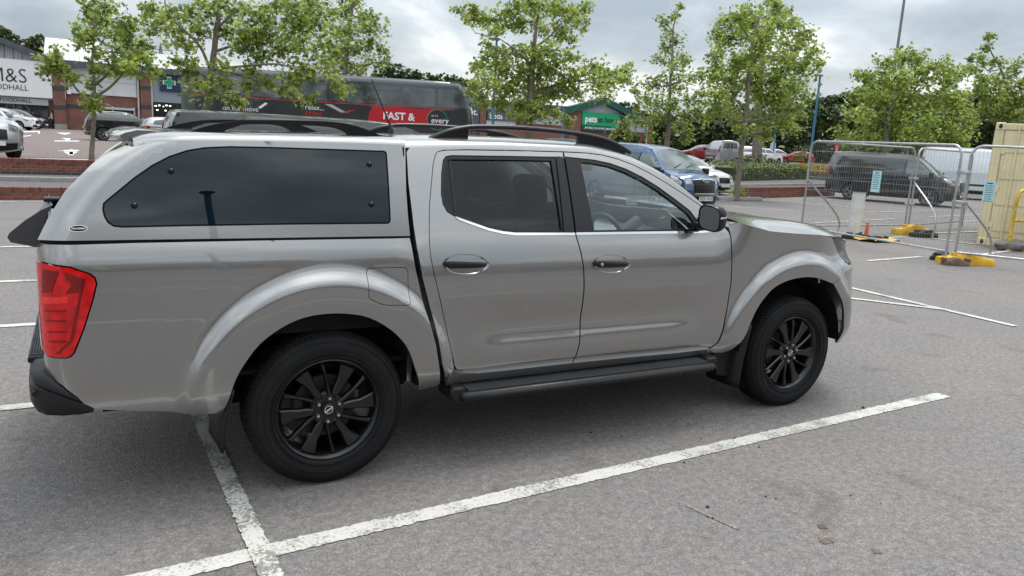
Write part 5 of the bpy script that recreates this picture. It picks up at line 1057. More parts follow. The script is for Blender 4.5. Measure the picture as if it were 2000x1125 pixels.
sx_ = [('red_panel', M_busr, [(bx(712),2.02),(bx(832),2.02),(bx(836),2.4),(bx(858),2.76),(bx(722),2.76),(bx(716),2.5)]), ('red_line', M_line_r, [(bx(372),2.80),(bx(885),2.80),(bx(885),2.835),(bx(372),2.835)]), ('grey_swoosh', M_clad, [(bx(628),2.74),(bx(642),2.74),(bx(672),2.40),(bx(660),2.40)]), ('red_swoosh', M_busr, [(bx(660),2.40),(bx(672),2.40),(bx(690),2.58),(bx(676),2.52)])]
for k in (2.95,): 
    for a_, b_ in ((478,545),(637,704),(711,775)): sx_.append(('window_rail', M_busb, [(bx(a_),3.46),(bx(b_),3.46),(bx(b_),3.50),(bx(a_),3.50)]))
sk = [('front_window', M_busg, 3.6, 5.6, -.9, .9, .01), ('lower_windscreen', M_busg, 2.05, 3.3, -.9, .9, .01), ('rear_window', M_busg, 11.1, 12.0, -.92, .92, .012), ('red_band', M_busr, 12.05, 12.3, -.9, .9, .012)]
BUS, SKB, SB_ = vehicle('double_deck_bus', 'dark slate double decker bus with red panel behind the pickup', 'bus', (cx_[0]+nrm_[0]*1.2, cx_[1]+nrm_[1]*1.2, cz_), bh, BUSP, 2.5, [(bL/2-2.6,.48),(-bL/2+3.2,.48)], M_busb, 2.8, .06, .24, .04, win, sk, sidex=sx_, crown=.02)
def btext(s, px_0, z, size, m, al='LEFT', bold=.004): V, F = text_geo(s, size, 0, bold, al); g = G().add([(a+bx(px_0), -1.25-.030, b+z) for a, b, _ in V], F); g.build('side_lettering', m, BUS, fix=False, smooth=False)
btext('to play\non the move', 433, 2.48, .30, M_sign, bold=0); btext('relax...', 590, 2.55, .32, M_sign, bold=0); btext('EXTRA', 590, 2.28, .24, M_busr); btext('FAST &', 742, 2.36, .46, M_sign, bold=.014); btext('every', 838, 2.28, .36, M_sign); btext('up to', 838, 2.50, .14, M_sign, bold=0)
g = G(); c_ = (bx(850),2.32); g.add([(c_[0]+r*math.cos(a), -1.275, c_[1]+r*math.sin(a)) for r in (.44,.47) for a in np.linspace(0,2*math.pi,41)], [(i, i+1, i+42, i+41) for i in range(40)]); g.build('green_ring', M_green, BUS, fix=False)
g = G(); g.prism([(c_[0]+.43*math.cos(k*math.pi/16), c_[1]+.43*math.sin(k*math.pi/16)) for k in range(32)], lambda a,b,d: (a,-1.25-d,b), .012, .022); g.build('dark_disc', M_busb, BUS)
g = G(); 
g.prism([(bx(500),2.42),(bx(514),2.66),(bx(519),2.62),(bx(505),2.38)], lambda a,b,d: (a,-1.25-d,b), .01, .02); g.build('phone_graphic', M_sign, BUS)
for k in range(9):
    g = G(); x = -bL/2+1.6+k*(bL-3)/9; g.box((x-.22,-.9,2.95),(x-.1,-.25,3.4), .03); g.box((x-.22,.25,2.95),(x-.1,.9,3.4), .03); g.build('seat_row', M_navy, BUS)
# ---------------- trees, hedges, wood ----------------
def leaf_mat(name, col, tr=.35):
    m = bpy.data.materials.new(name); m.use_nodes = True; t = m.node_tree; t.nodes.clear(); o = t.nodes.new('ShaderNodeOutputMaterial'); d = t.nodes.new('ShaderNodeBsdfPrincipled'); r = t.nodes.new('ShaderNodeBsdfTranslucent'); mx = t.nodes.new('ShaderNodeMixShader')
    tcn = t.nodes.new('ShaderNodeTexCoord'); nz = t.nodes.new('ShaderNodeTexNoise'); nz.inputs['Scale'].default_value = 3.0; nz.inputs['Detail'].default_value = 5; t.links.new(tcn.outputs['Object'], nz.inputs['Vector']); c = t.nodes.new('ShaderNodeMix'); c.data_type = 'RGBA'; mr = t.nodes.new('ShaderNodeMapRange'); mr.inputs[1].default_value = .3; mr.inputs[2].default_value = .7; t.links.new(nz.outputs[0], mr.inputs[0]); t.links.new(mr.outputs[0], c.inputs[0])
    c.inputs[6].default_value = tuple(x*.72 for x in col)+(1,); c.inputs[7].default_value = (col[0]*1.25,col[1]*1.15,col[2],1)
    t.links.new(c.outputs[2], d.inputs['Base Color']); d.inputs['Roughness'].default_value = .45; t.links.new(c.outputs[2], r.inputs[0]); mx.inputs[0].default_value = tr; t.links.new(d.outputs[0], mx.inputs[1]); t.links.new(r.outputs[0], mx.inputs[2]); t.links.new(mx.outputs[0], o.inputs[0]); MATS[name] = m; return m
M_leaf = [leaf_mat('leaf_bright', (.41,.52,.11), .45), leaf_mat('leaf_mid', (.255,.36,.075), .42), leaf_mat('leaf_deep', (.125,.185,.045), .36)]
M_wood = [leaf_mat('wood_leaf', (.065,.10,.03), .25), leaf_mat('wood_leaf_deep', (.04,.066,.022), .22), leaf_mat('wood_leaf_light', (.10,.14,.04), .25)]
M_hedge = [leaf_mat('hedge_leaf', (.15,.21,.045), .3), leaf_mat('hedge_leaf_deep', (.06,.095,.025), .25), leaf_mat('hedge_leaf_light', (.21,.26,.06), .3)]
M_bark = mat('bark', (.17,.145,.115), .9, var=.35, vscale=9, bump=.6, bscale=40); M_barkd = mat('branch_bark', (.09,.078,.065), .9, var=.3, vscale=9, bump=.5, bscale=40)
LEAF = np.array([(0,-.45),(.10,-.30),(.42,-.28),(.26,-.08),(.50,.18),(.20,.16),(0,.52),(-.20,.16),(-.50,.18),(-.26,-.08),(-.42,-.28),(-.10,-.30)])
WLEAF = np.array([(0,-.5),(.42,-.15),(.30,.35),(0,.55),(-.35,.30),(-.42,-.2)])
def leaves(name, P_, size, mats, parent, weights=(.4,.35,.25), flat=.5, shape=LEAF, base=None):
    n = len(P_); k = len(shape); nrm = rng.normal(size=(n,3)); nrm[:,2] = np.abs(nrm[:,2])*(1+flat)+.15; nrm /= np.linalg.norm(nrm, axis=1, keepdims=True)
    a = rng.normal(size=(n,3)); a[:,2] -= .5; a -= nrm*np.sum(a*nrm, 1, keepdims=True); a /= np.linalg.norm(a, axis=1, keepdims=True)+1e-9; b = np.cross(nrm, a); s = size*rng.uniform(.6,1.25,n)
    V = np.asarray(P_)[:,None,:]+s[:,None,None]*(shape[None,:,1,None]*a[:,None,:]+shape[None,:,0,None]*b[:,None,:]); fold = (np.abs(shape[:,0])*.35)[None,:,None]*s[:,None,None]*nrm[:,None,:]; V = (V+fold).reshape(-1,3)
    if base is not None: V = V-np.array(base)
    me = bpy.data.meshes.new(name); me.vertices.add(n*k); me.vertices.foreach_set('co', V.ravel()); me.loops.add(n*k); me.loops.foreach_set('vertex_index', np.arange(n*k)); me.polygons.add(n); me.polygons.foreach_set('loop_start', np.arange(n)*k)
    for m in mats: me.materials.append(m)
    me.polygons.foreach_set('material_index', rng.choice(len(mats), n, p=weights)); me.update(calc_edges=True); return link(name, me, parent)
def tree(label, D, trunk, clumps, size=.17, spread=1.0, dens=1.0, mats=M_leaf, base_z=0.0, group='young plane trees', seed=0, weights=(.4,.35,.25), limbs=(), name='plane_tree'):
    """trunk: (px, py, radius m) from the foot up; clumps: (px, py, radius px); real positions at depth D"""
    rs = np.random.default_rng(seed+int(D*10)); T = [at(a, b, D) for a, b, r in trunk]; foot = T[0].copy(); foot[2] = base_z; T[0] = foot
    root = empty(name, tuple(foot), 0, label, 'tree', group)
    g = G(); pts = smooth_line([tuple(p) for p in T], 5); rad = np.interp(np.linspace(0, len(T)-1, len(pts)), range(len(T)), [r for _,_,r in trunk]); wob = rs.normal(size=(len(pts),3))*.012; wob[0] = 0; pts = [np.array(p)+w for p, w in zip(pts, wob)]
    rad = list(rad); rad[0] *= 1.25; g.tube(pts, rad, 10)
    nodes = list(pts[len(pts)//3:]); nr = list(rad[len(pts)//3:])
    def branch(p0, p1, r0, r1, sag=.12):
        d = p1-p0; L_ = np.linalg.norm(d); k = 7; out_ = []
        side = rs.normal(size=3)*L_*.06
        for i in range(k):
            u = i/(k-1); out_.append(p0+d*u+np.array([0,0,1])*L_*sag*math.sin(u*math.pi)*(-.6+1.0*u)+side*math.sin(u*math.pi)+rs.normal(size=3)*.015*L_*(0<i<k-1))
        g.tube(out_, list(np.linspace(r0, r1, k)), 6); return out_
    for lb in limbs:
        q = [at(a, b, D+dz) for a, b, dz in lb]; r0 = min(nr)*.9; sp = smooth_line([tuple(p) for p in q], 4); g.tube(sp, list(np.linspace(.05, .015, len(sp))), 7); nodes += [np.array(p) for p in sp[2:]]; nr += [.02]*(len(sp)-2)
    LP = []
    for (cx, cy, cr) in clumps:
        R = cr*D/1500; c = at(cx, cy, D+rs.uniform(-1,1)*spread)
        nd_ = np.array(nodes); low = nd_[:,2] < c[2]+.3*R; dd = np.linalg.norm(nd_-c, axis=1)+np.where(low, 0, 1.5); i = int(np.argmin(dd)); p0 = nd_[i]; r0 = min(nr[i]*.75, .05)
        br = branch(p0, c, max(r0,.012), .010); nodes.append(br[4]); nr.append(.018)
        nt_ = max(7, int(16*dens*(cr/35)))
        for _ in range(nt_):
            d = rs.normal(size=3); d[2] = d[2]*.75+.12; d /= np.linalg.norm(d); tip = c+d*R*rs.uniform(.55,1.08); s0 = br[rs.integers(3,7)]; g.tube([s0, (s0+tip)/2+rs.normal(size=3)*.05*R, tip], [.009,.006,.003], 4, caps=False)
            nl = max(7, int(28*dens*(R/.6)**1.1*(.17/size)**1.2)); u = rs.uniform(.35,1.08,nl); q = s0+(tip-s0)*u[:,None]+rs.normal(size=(nl,3))*(.16*R+.05); LP.append(q)
    for v in range(len(g.v)): pass
    g.v = [tuple(np.array(p)-foot) for p in g.v]; g.build('trunk', M_bark, root, fix=False, sharp=60)
    global rng
    rng = rs; leaves('crown', np.concatenate(LP), size, mats, root, weights, base=foot); return root
tree('slender young tree behind the left brick wall, before the food shop', 22.5, [(180,322,.075),(181,262,.062),(184,200,.052),(183,140,.042),(182,85,.032),(184,30,.022),(182,-25,.014)],
     [(98,118,26),(118,138,24),(88,135,18),(135,150,18),(176,70,26),(160,60,20),(195,45,28),(170,15,22),(205,10,24),(150,85,14),(232,72,30),(262,60,26),(225,100,24),(270,110,30),(255,135,24),(295,125,26),(300,145,18),(230,130,18),(185,110,20),(180,165,14),(178,195,18),(172,212,13),(186,215,11),(188,140,14),(245,40,20),(280,90,18),(105,100,14),(205,140,12)], .16, 1.1, .84, base_z=.45, seed=1, limbs=[[(181,205,0),(150,175,-.2),(128,140,-.3)],[(184,190,0),(215,170,.3),(245,140,.4),(275,118,.5)],[(184,165,0),(205,150,-.3),(228,120,-.5)]])
tree('tall tree with forked limbs before the front of the bus', 24.5, [(400,345,.13),(403,215,.115),(411,150,.10),(418,100,.09),(424,50,.08),(430,0,.07),(434,-60,.05)],
     [(300,45,30),(330,30,24),(355,60,26),(290,20,24),(345,85,22),(372,25,26),(390,60,28),(365,95,18),(410,20,30),(455,20,32),(440,70,24),(470,60,30),(500,30,34),(540,15,34),(580,20,36),(620,10,32),(500,75,32),(540,65,34),(580,60,34),(620,50,30),(470,100,28),(510,115,30),(550,105,32),(595,100,32),(635,90,28),(600,135,28),(640,130,24),(660,165,24),(675,185,16),(560,150,26),(520,160,22),(575,185,22),(600,195,18),(545,180,16),(480,170,20),(450,190,22),(470,205,16),(430,130,20),(375,140,26),(365,165,22),(350,120,14),(385,180,22),(375,120,14),(415,170,16),(440,160,18),(490,140,20),(300,65,18),(340,55,16)], .165, 1.6, .76, seed=2, base_z=.3, limbs=[[(412,140,0),(390,90,-.3),(350,50,-.5),(325,20,-.6),(322,-15,-.6)],[(422,100,0),(470,85,.3),(510,80,.5)],[(415,135,0),(470,130,-.4),(540,125,-.8),(590,140,-1)],[(420,60,0),(460,25,.2),(520,10,.3)],[(418,135,0),(480,150,.3),(520,170,.4)]])
tree('pale green tree rising behind the bus roof', 42, [(672,330,.17),(672,200,.15),(675,130,.12),(682,70,.09),(690,0,.06)], [(690,15,30),(665,30,28),(715,35,30),(650,60,28),(690,60,32),(730,60,28),(660,95,28),(700,95,32),(740,85,24),(750,100,16),(640,120,26),(680,130,30),(720,125,28),(650,140,20),(700,148,18),(745,125,18),(640,20,22),(670,-10,24)], .22, 2.0, .75, seed=3, base_z=.3)
tree('bushy yellow green tree right of the bus behind the cab', 27, [(1032,330,.13),(1034,250,.12),(1036,190,.11),(1040,130,.09),(1044,80,.07),(1050,30,.045),(1055,-20,.03)],
     [(895,22,14),(920,35,20),(950,40,24),(985,40,28),(925,15,12),(1000,10,30),(1040,5,34),(1085,15,32),(1120,30,28),(1138,45,18),(1145,15,16),(1010,55,22),(1060,55,22),(1095,60,22),(960,60,16),(1000,105,28),(960,110,24),(930,130,22),(1040,110,30),(1080,100,26),(1110,75,20),(1120,110,18),(985,135,34),(1030,150,40),(1075,140,34),(950,165,26),(920,175,22),(990,175,34),(1040,190,36),(1090,180,34),(940,195,20),(1130,150,28),(1165,140,28),(1200,150,26),(1225,155,20),(1180,165,26),(1140,185,26),(1000,210,28),(1050,220,28),(970,205,22),(1085,225,22),(1010,235,18),(1225,135,14),(1105,240,14),(1190,185,16),(945,85,10)], .15, 1.6, .92, seed=4, weights=(.55,.3,.15), limbs=[[(1037,180,0),(1090,165,.4),(1150,155,.8),(1200,150,1)],[(1040,130,0),(1010,100,-.3),(975,75,-.4)],[(1042,95,0),(1075,70,.2),(1100,40,.3)],[(1036,190,0),(990,170,-.4),(950,160,-.6)]])
tree('spindly tree between pet shop and blue van', 42, [(1300,330,.16),(1302,285,.15),(1306,240,.11),(1308,190,.085),(1312,120,.06),(1316,50,.04),(1330,10,.02)], [(1290,45,14),(1300,70,18),(1320,35,14),(1332,15,10),(1305,100,22),(1330,80,18),(1285,120,20),(1320,125,24),(1350,115,20),(1265,165,22),(1290,160,26),(1325,160,28),(1360,150,26),(1250,200,22),(1280,200,30),(1320,205,30),(1355,195,28),(1260,235,20),(1295,240,24),(1335,245,26),(1365,230,22),(1240,240,16),(1275,265,14),(1345,270,16),(1240,175,14),(1380,180,18),(1200,265,14),(1215,240,16),(1230,265,12)], .19, 2.0, .78, seed=5, weights=(.35,.4,.25))
tree('broad yellow green tree growing from the ivy planter', 27.2, [(1438,388,.115),(1444,330,.095),(1452,270,.085),(1459,210,.078),(1462,150,.065),(1468,90,.05),(1480,40,.03)],
     [(1410,45,22),(1440,40,28),(1400,75,24),(1430,80,30),(1470,50,30),(1460,20,22),(1510,40,28),(1490,75,30),(1540,50,24),(1570,70,22),(1545,90,30),(1585,110,26),(1600,130,16),(1400,110,26),(1440,120,30),(1480,115,32),(1520,115,34),(1560,140,30),(1390,145,24),(1425,155,28),(1470,160,30),(1515,160,32),(1555,175,28),(1395,185,26),(1430,195,26),(1480,195,30),(1525,200,30),(1565,215,22),(1400,220,20),(1440,235,20),(1490,235,24),(1530,240,24),(1450,255,14),(1500,260,20),(1545,255,18),(1385,225,14),(1580,190,14),(1520,10,22)], .15, 1.5, .88, seed=6, weights=(.5,.32,.18), limbs=[[(1458,230,0),(1490,205,.3),(1520,185,.5),(1550,165,.6)],[(1456,240,0),(1500,230,-.3),(1535,225,-.5)],[(1459,215,0),(1430,190,.2),(1405,170,.3)]])
tree('darker tree with thick trunk behind the round bush', 58, [(1478,318,.40),(1480,270,.36),(1482,210,.30),(1486,140,.22),(1495,60,.12)], [(1470,25,24),(1500,5,22),(1530,20,22),(1550,55,20),(1575,80,18),(1450,70,26),(1500,70,30),(1540,110,28),(1440,130,28),(1480,140,32),(1530,150,30),(1430,180,28),(1480,190,30),(1530,195,30),(1420,225,24),(1470,235,28),(1520,235,28),(1560,225,22)], .26, 2.5, .7, seed=7, weights=(.2,.4,.4))
tree('wide tree behind the mesh fence and grey lamp post', 41, [(1725,345,.2),(1728,300,.18),(1732,250,.16),(1738,200,.13),(1745,150,.08)], [(1690,145,24),(1725,130,24),(1770,110,26),(1800,120,26),(1840,130,26),(1870,145,22),(1710,165,28),(1750,155,32),(1800,160,34),(1850,165,30),(1680,195,26),(1720,200,32),(1770,200,36),(1820,205,36),(1870,200,30),(1670,225,24),(1700,245,28),(1750,245,34),(1800,250,36),(1850,250,34),(1890,240,26),(1650,270,22),(1690,275,26),(1740,280,28),(1790,285,28),(1840,285,26),(1640,255,14),(1885,270,22)], .20, 2.4, 1.0, seed=8, weights=(.45,.35,.2))
tree('tree at the right edge above the cream container', 46, [(1972,345,.18),(1972,280,.17),(1970,220,.13),(1965,160,.08),(1930,90,.03)], [(1930,75,12),(1925,95,14),(1915,115,14),(1890,115,10),(1895,135,16),(1950,125,18),(1985,135,22),(1920,150,22),(1960,160,28),(1995,165,26),(1905,180,24),(1940,190,30),(1985,200,30),(1920,220,26),(1960,230,30),(2000,235,26),(2030,190,30),(2030,150,24)], .22, 2.2, .9, seed=9, weights=(.25,.4,.35))
# far wood: one mass
def mass(name, label, blobs, n_per, size, mats, kind='stuff', weights=(.4,.35,.25), shape=LEAF):
    LP = []
    for px_0, py_0, rx, ry, D in blobs:
        c = at(px_0, py_0, D); n = int(n_per*rx*ry/900); d = rng.normal(size=(n,3)); d /= np.linalg.norm(d, axis=1, keepdims=True); rr = rng.uniform(.55,1.05,n)**.7; k = D/1500
        q = d*rr[:,None]; LP.append(c+np.outer(q[:,0]*rx*k, _r)+np.outer(q[:,1]*rx*k*.8, np.array([_f[0],_f[1],0]))+np.outer(q[:,2]*ry*k, [0,0,1]))
    o = leaves(name, np.concatenate(LP), size, mats, None, weights, shape=shape); return tag(o, label, 'wood' if 'wood' in name else 'bush', kind=kind)
rng = np.random.default_rng(11); wb = []
for px_0 in range(1215, 2060, 26):
    top = np.interp(px_0, [1215,1290,1380,1560,1640,1700,1760,1990,2060], [225,230,215,205,178,172,180,190,200])+rng.uniform(-10,10); hz = 281+.053*(px_0-1000)
    for py_0 in np.arange(top+18, hz+8, 22): wb.append((px_0+rng.uniform(-10,10), py_0, 24, 19, 118+rng.uniform(-8,12)))
mass('far_wood', 'dark green wood closing the view on the right', wb, 330, .80, M_wood, shape=WLEAF)
rng = np.random.default_rng(12); wb = [(x, y, 24, 16, 150) for x, y in ((745,150),(770,140),(800,150),(828,158),(860,160),(885,165),(790,160),(905,172),(0,68),(-20,66),(14,80),(75,86),(60,92),(1180,222),(1225,215))]; mass('far_wood', 'dark treetops showing over the shop roofs', wb, 420, .8, M_wood, shape=WLEAF)
# hedges and shrubs
def hedge(label, blocks, size, n, mats, name='hedge', weights=(.45,.35,.2)):
    c = blocks[0][0]; root = empty(name, (c[0], c[1], 0), 0, label, 'hedge'); LP = []; g = G()
    for (a, b, w, z0, z1) in blocks:
        a = np.array(a, float); b = np.array(b, float); t = (b-a); nn_ = np.array([-t[1], t[0]])/np.linalg.norm(t); m = int(n*np.linalg.norm(t)); u = rng.random(m); v = rng.uniform(-1,1,m); h = rng.random(m)**.5
        q = a+t*u[:,None]+nn_*(v*w)[:,None]; top = z1+.12*np.sin(u*31)+.08*np.sin(u*77)-.18*v**4; zz_ = z0+(top-z0)*h+rng.normal(size=m)*.04; shell = (np.abs(v) > .75) | (h > .86); LP.append(np.stack([q[:,0], q[:,1], zz_], -1)[shell])
        e1 = [a-nn_*w*.78, b-nn_*w*.78, b+nn_*w*.78, a+nn_*w*.78]; g.add([(p[0]-c[0], p[1]-c[1], z0) for p in e1]+[(p[0]-c[0], p[1]-c[1], z1-.22) for p in e1], [(0,1,5,4),(1,2,6,5),(2,3,7,6),(3,0,4,7),(4,5,6,7)])
    g.build('branches', M_wood[1], root); leaves('foliage', np.concatenate(LP), size, mats, root, weights, base=(c[0], c[1], 0)); return root
rng = np.random.default_rng(13)
a, b = gnd(1398,356), gnd(1640,350); hedge('clipped green hedge beyond the right hand pavement', [((a[0],a[1]),(b[0],b[1]),1.0,.1,1.05)], .12, 420, M_hedge)
q = at(1462,316,50); mass('round_bush', 'dark rounded bush above the clipped hedge', [(1440,318,26,13,52),(1475,315,30,15,52),(1502,320,18,11,52)], 420, .2, M_wood, None); q = at(1565,305,56); mass('loose_bush', 'loose brownish green bush at the hedge end by the fence', [(1562,300,17,15,54),(1568,315,16,12,54),(1530,325,18,7,52)], 330, .2, [M_hedge[1], M_bark, M_hedge[0]], None, (.5,.15,.35))
for nm in ('round_bush', 'loose_bush'): bpy.data.objects[nm]['category'] = 'bush'
p = gnd(1438,388); rng = np.random.default_rng(14); o = leaves('ivy_clump', np.array([(p[0]+rng.normal()*.16, p[1]+rng.normal()*.16, .12+abs(rng.normal())*.17) for _ in range(420)]), .07, M_leaf, None); tag(o, 'bright ivy growing round the foot of the planter tree', 'plant')
# pavement kerb under the hedge and the planter edge
g = G(); a, b = gnd(1390,366), gnd(1650,362); d = (b-a)/np.linalg.norm(b-a); n_ = np.array([-d[1], d[0], 0]); 
for s0, s1, z in ((0,.15,.13),):
    q = [a-d*6+n_*s0, b+d*4+n_*s0, b+d*4+n_*s1, a-d*6+n_*s1]; g.add([(p[0],p[1],-.05) for p in q]+[(p[0],p[1],z) for p in q], [(0,1,5,4),(1,2,6,5),(2,3,7,6),(3,0,4,7),(4,5,6,7)])
tag(g.build('kerb', M_conc, None), 'concrete kerb before the right hand hedge', 'kerb', kind='structure')
g = G(); q = [a-d*6+n_*.15, b+d*4+n_*.15, b+d*4+n_*14, a-d*6+n_*14]; g.add([(p[0],p[1],.12) for p in q], [(0,1,2,3)]); tag(g.build('pavement', M_road, None), 'grey pavement under the hedge', 'pavement', kind='structure')
g = G(); pc = gnd(1438,390); g.box((pc[0]-1.3,pc[1]-.55,0),(pc[0]+.75,pc[1]-.40,.14), .03, 2); g.box((pc[0]-1.4,pc[1]-.40,0),(pc[0]-1.25,pc[1]+1.0,.14), .03, 2); tag(g.build('kerb', M_conc, None), 'mossy kerb stones round the ivy planter', 'kerb', kind='structure')
# ---------------- fence, container, posts, people, small things ----------------
M_galv = mat('galvanised_steel', (.42,.43,.44), .42, .8, var=.2, vscale=7); M_wire = mat('fence_wire', (.33,.34,.35), .45, .7, var=.1); M_yel = mat('yellow_plastic', (.62,.36,.01), .45, var=.2, vscale=6, bump=.1); M_blk = mat('black_foot_rubber', (.02,.02,.021), .8, var=.3); M_brown = mat('brown_foot', (.14,.085,.06), .8, var=.3)
def heras(label, a, b, h=2.0, strut=None):
    a = np.array(a, float); b = np.array(b, float); L_ = float(np.linalg.norm(b-a)); T = empty('mesh_fence_panel', (a[0], a[1], 0), math.atan2(b[1]-a[1], b[0]-a[0]), label, 'fence panel', 'mesh fence panels')
    r = .18; arc = lambda cx, cz, a0, a1: [(cx+r*math.cos(t), 0, cz+r*math.sin(t)) for t in np.linspace(R_(a0), R_(a1), 7)]
    g = G(); g.tube([(0,0,.05),(0,0,h-r)]+arc(r,h-r,180,90)+arc(L_-r,h-r,90,0)+[(L_,0,.05)], .021, 8); g.build('frame', M_galv, T)
    g = G(); g.tube([(0,0,.20),(L_,0,.20)], .019, 8); g.build('bottom_rail', M_galv, T)
    g = G(); n = int(L_/.058)
    for i in range(1, n):
        x = L_*i/n; top = h-.01 if r < x < L_-r else h-r+math.sqrt(max(0, r*r-(r-min(x, L_-x))**2)); g.tube([(x,0,.20),(x,0,top)], .0017, 3, caps=False)
    for z in (.45,.72,.99,1.26,1.53,1.80): g.tube([(.02,.004,z),(L_-.02,.004,z)], .0019, 3, caps=False)
    tag(g.build('wire_infill', M_wire, T, fix=False), kind='stuff'); return T
Fa, Fb, Fc, Fd = (12.40,7.02), (11.95,3.52), (12.02,3.40), (13.6,.35)
heras('mesh fence panel nearest the pickup nose, with blue notice', Fa, Fb); heras('mesh fence panel running off the right edge', Fc, Fd)
heras('mesh fence panel behind the white post, second row', (12.52,7.12), (15.98,7.07)); heras('short run of mesh fence vanishing behind the container', (16.08,7.05), (19.4,7.75))
def strut(label, top, foot, mid):
    g = G().tube(smooth_line([top, mid, foot], 4), .02, 8); tag(g.build('fence_strut', M_galv, None), label, 'strut', 'fence struts')
p0 = gnd(1637,450); strut('grey brace at the far end of the nearest panel', (12.4,7.0,1.2), (13.25,6.80,.0), (13.27,6.82,.42)); _s = gnd(1820,467); strut('grey brace above the yellow block behind the fence', (16.03,7.06,1.25), tuple(_s), (_s[0]+.05,_s[1]+.05,.55)); strut('brownish brace left of the cream container', (12.0,3.45,1.15), (12.75,3.25,.0), (12.72,3.26,.48))
for q, z in (((11.985,3.46),1.05),((11.985,3.46),1.55),((16.03,7.06),.7),((16.03,7.06),1.3)):
    g = G(); g.box((q[0]-.05,q[1]-.10,z-.03),(q[0]+.05,q[1]+.10,z+.03), .01); tag(g.build('fence_clip', M_galv, None), ('upper' if z > 1.1 else 'lower')+(' steel clip joining the two nearest fence panels' if q[0] < 13 else ' steel clip joining the rear fence panels'), 'clip', 'fence clips')
def foot(label, c, rz, m, L_=.72, W_=.23, H_=.15, name='ballast_block'):
    T = empty(name, (c[0], c[1], 0), rz, label, 'ballast block'); rows = []
    for i in range(13):
        u = -1+2*i/12; k = .55+.45*(1-abs(u)**6); hh = H_*(.55+.45*math.exp(-(u/.45)**2)); w = W_/2*k*(1-.15*math.exp(-((abs(u)-.5)/.12)**2)); rows.append([(u*L_/2,-w,0),(u*L_/2,-w,hh*.6),(u*L_/2,-w*.75,hh),(u*L_/2,w*.75,hh),(u*L_/2,w,hh*.6),(u*L_/2,w,0)])
    g = G().grid(rows); g.f += [tuple(range(6)), tuple(12*6+i for i in range(6))[::-1]]; g.build('block', m, T, sharp=40)
    for x in (-.2,.2): g = G().box((x-.03,-.06,H_*.55),(x+.03,.06,H_*.98), .01); g.build('grip', m, T)
    return T
foot('yellow plastic fence foot under the two nearest panels', (12.2,3.32), R_(-28), M_yel, .95, .30, .20); foot('yellow plastic fence foot further back by the black block', (15.95,6.85), R_(-20), M_yel, .95, .32, .24); foot('brown block before the nearest yellow foot', (11.86,3.28), R_(-30), M_brown, .42, .22, .13); foot('black rubber foot left of the nearest yellow foot', (12.35,3.85), R_(15), M_blk, .62, .24, .13); foot('black rubber foot beside the rear yellow foot', (15.8,6.45), R_(-15), M_blk, .66, .3, .17); foot('black rubber foot of the white post', (13.45,6.50), R_(10), M_blk, .66, .32, .14); foot('small black block right of the white post', (13.75,6.15), R_(-20), M_blk, .45, .2, .1)
# notices tied to the mesh
def notice(label, p, q, zc, w=.10, h=.20):
    d = np.array([q[0]-p[0], q[1]-p[1]]); d /= np.linalg.norm(d); rz = math.atan2(d[1], d[0]); T = empty('paper_notice', (p[0], p[1], zc), rz, label, 'notice')
    g = G().box((-w,-.004,-h),(w,.001,h)); g.build('sheet', mat('blue_paper', (.42,.68,.74), .6, var=.05), T)
    for k in range(9):
        ww = w*(.8 if k else .55)*random.uniform(.75,1); g = G().box((-ww,-.0056,h*.78-k*.036-.005),(ww*.9,-.0046,h*.78-k*.036+(.012 if not k else .004))); g.build('print_line', M_signk, T)
k = .52; notice('pale blue notice tied to the nearest fence panel', (Fa[0]+(Fb[0]-Fa[0])*k-.03, Fa[1]+(Fb[1]-Fa[1])*k-.01), Fb, 1.28); notice('pale blue notice on the panel at the right edge', (12.18,3.10), Fd, 1.26, .085, .17)
# white post with black top, orange cone piece, yellow sheet
M_wpost = mat('white_post_paint', (.66,.66,.63), .6, var=.15, vscale=5)
T = empty('plastic_post', (13.42,6.50,0), 0, 'white plastic post with black capped top behind the fence', 'post')
g = G().tube([(0,0,.1),(.01,0,.5),(.02,0,1.0)], [.125,.13,.135], 8); g.build('post', M_wpost, T, sharp=20); g = G().tube([(.02,0,1.0),(.02,0,1.22)], [.17,.18], 8); g.build('cap', M_blk, T, sharp=20)
g = G().cyl((13.66,6.36,0),(13.66,6.36,.36),.045,.03,10); tag(g.build('orange_post', mat('orange_plastic', (.60,.13,.02), .5, var=.1), None), 'short orange marker beside the white post', 'marker')
g = G(); g.grid([[(13.15+u*.9+.06*math.sin(v*9), 5.75+v*.55+.05*math.sin(u*7), .02+.025*(1+math.sin(u*11+v*6))) for v in np.linspace(0,1,10)] for u in np.linspace(0,1,12)]); tag(g.build('yellow_sheet', M_yel, None), 'crumpled yellow plastic sheet at the foot of the white post', 'sheet')
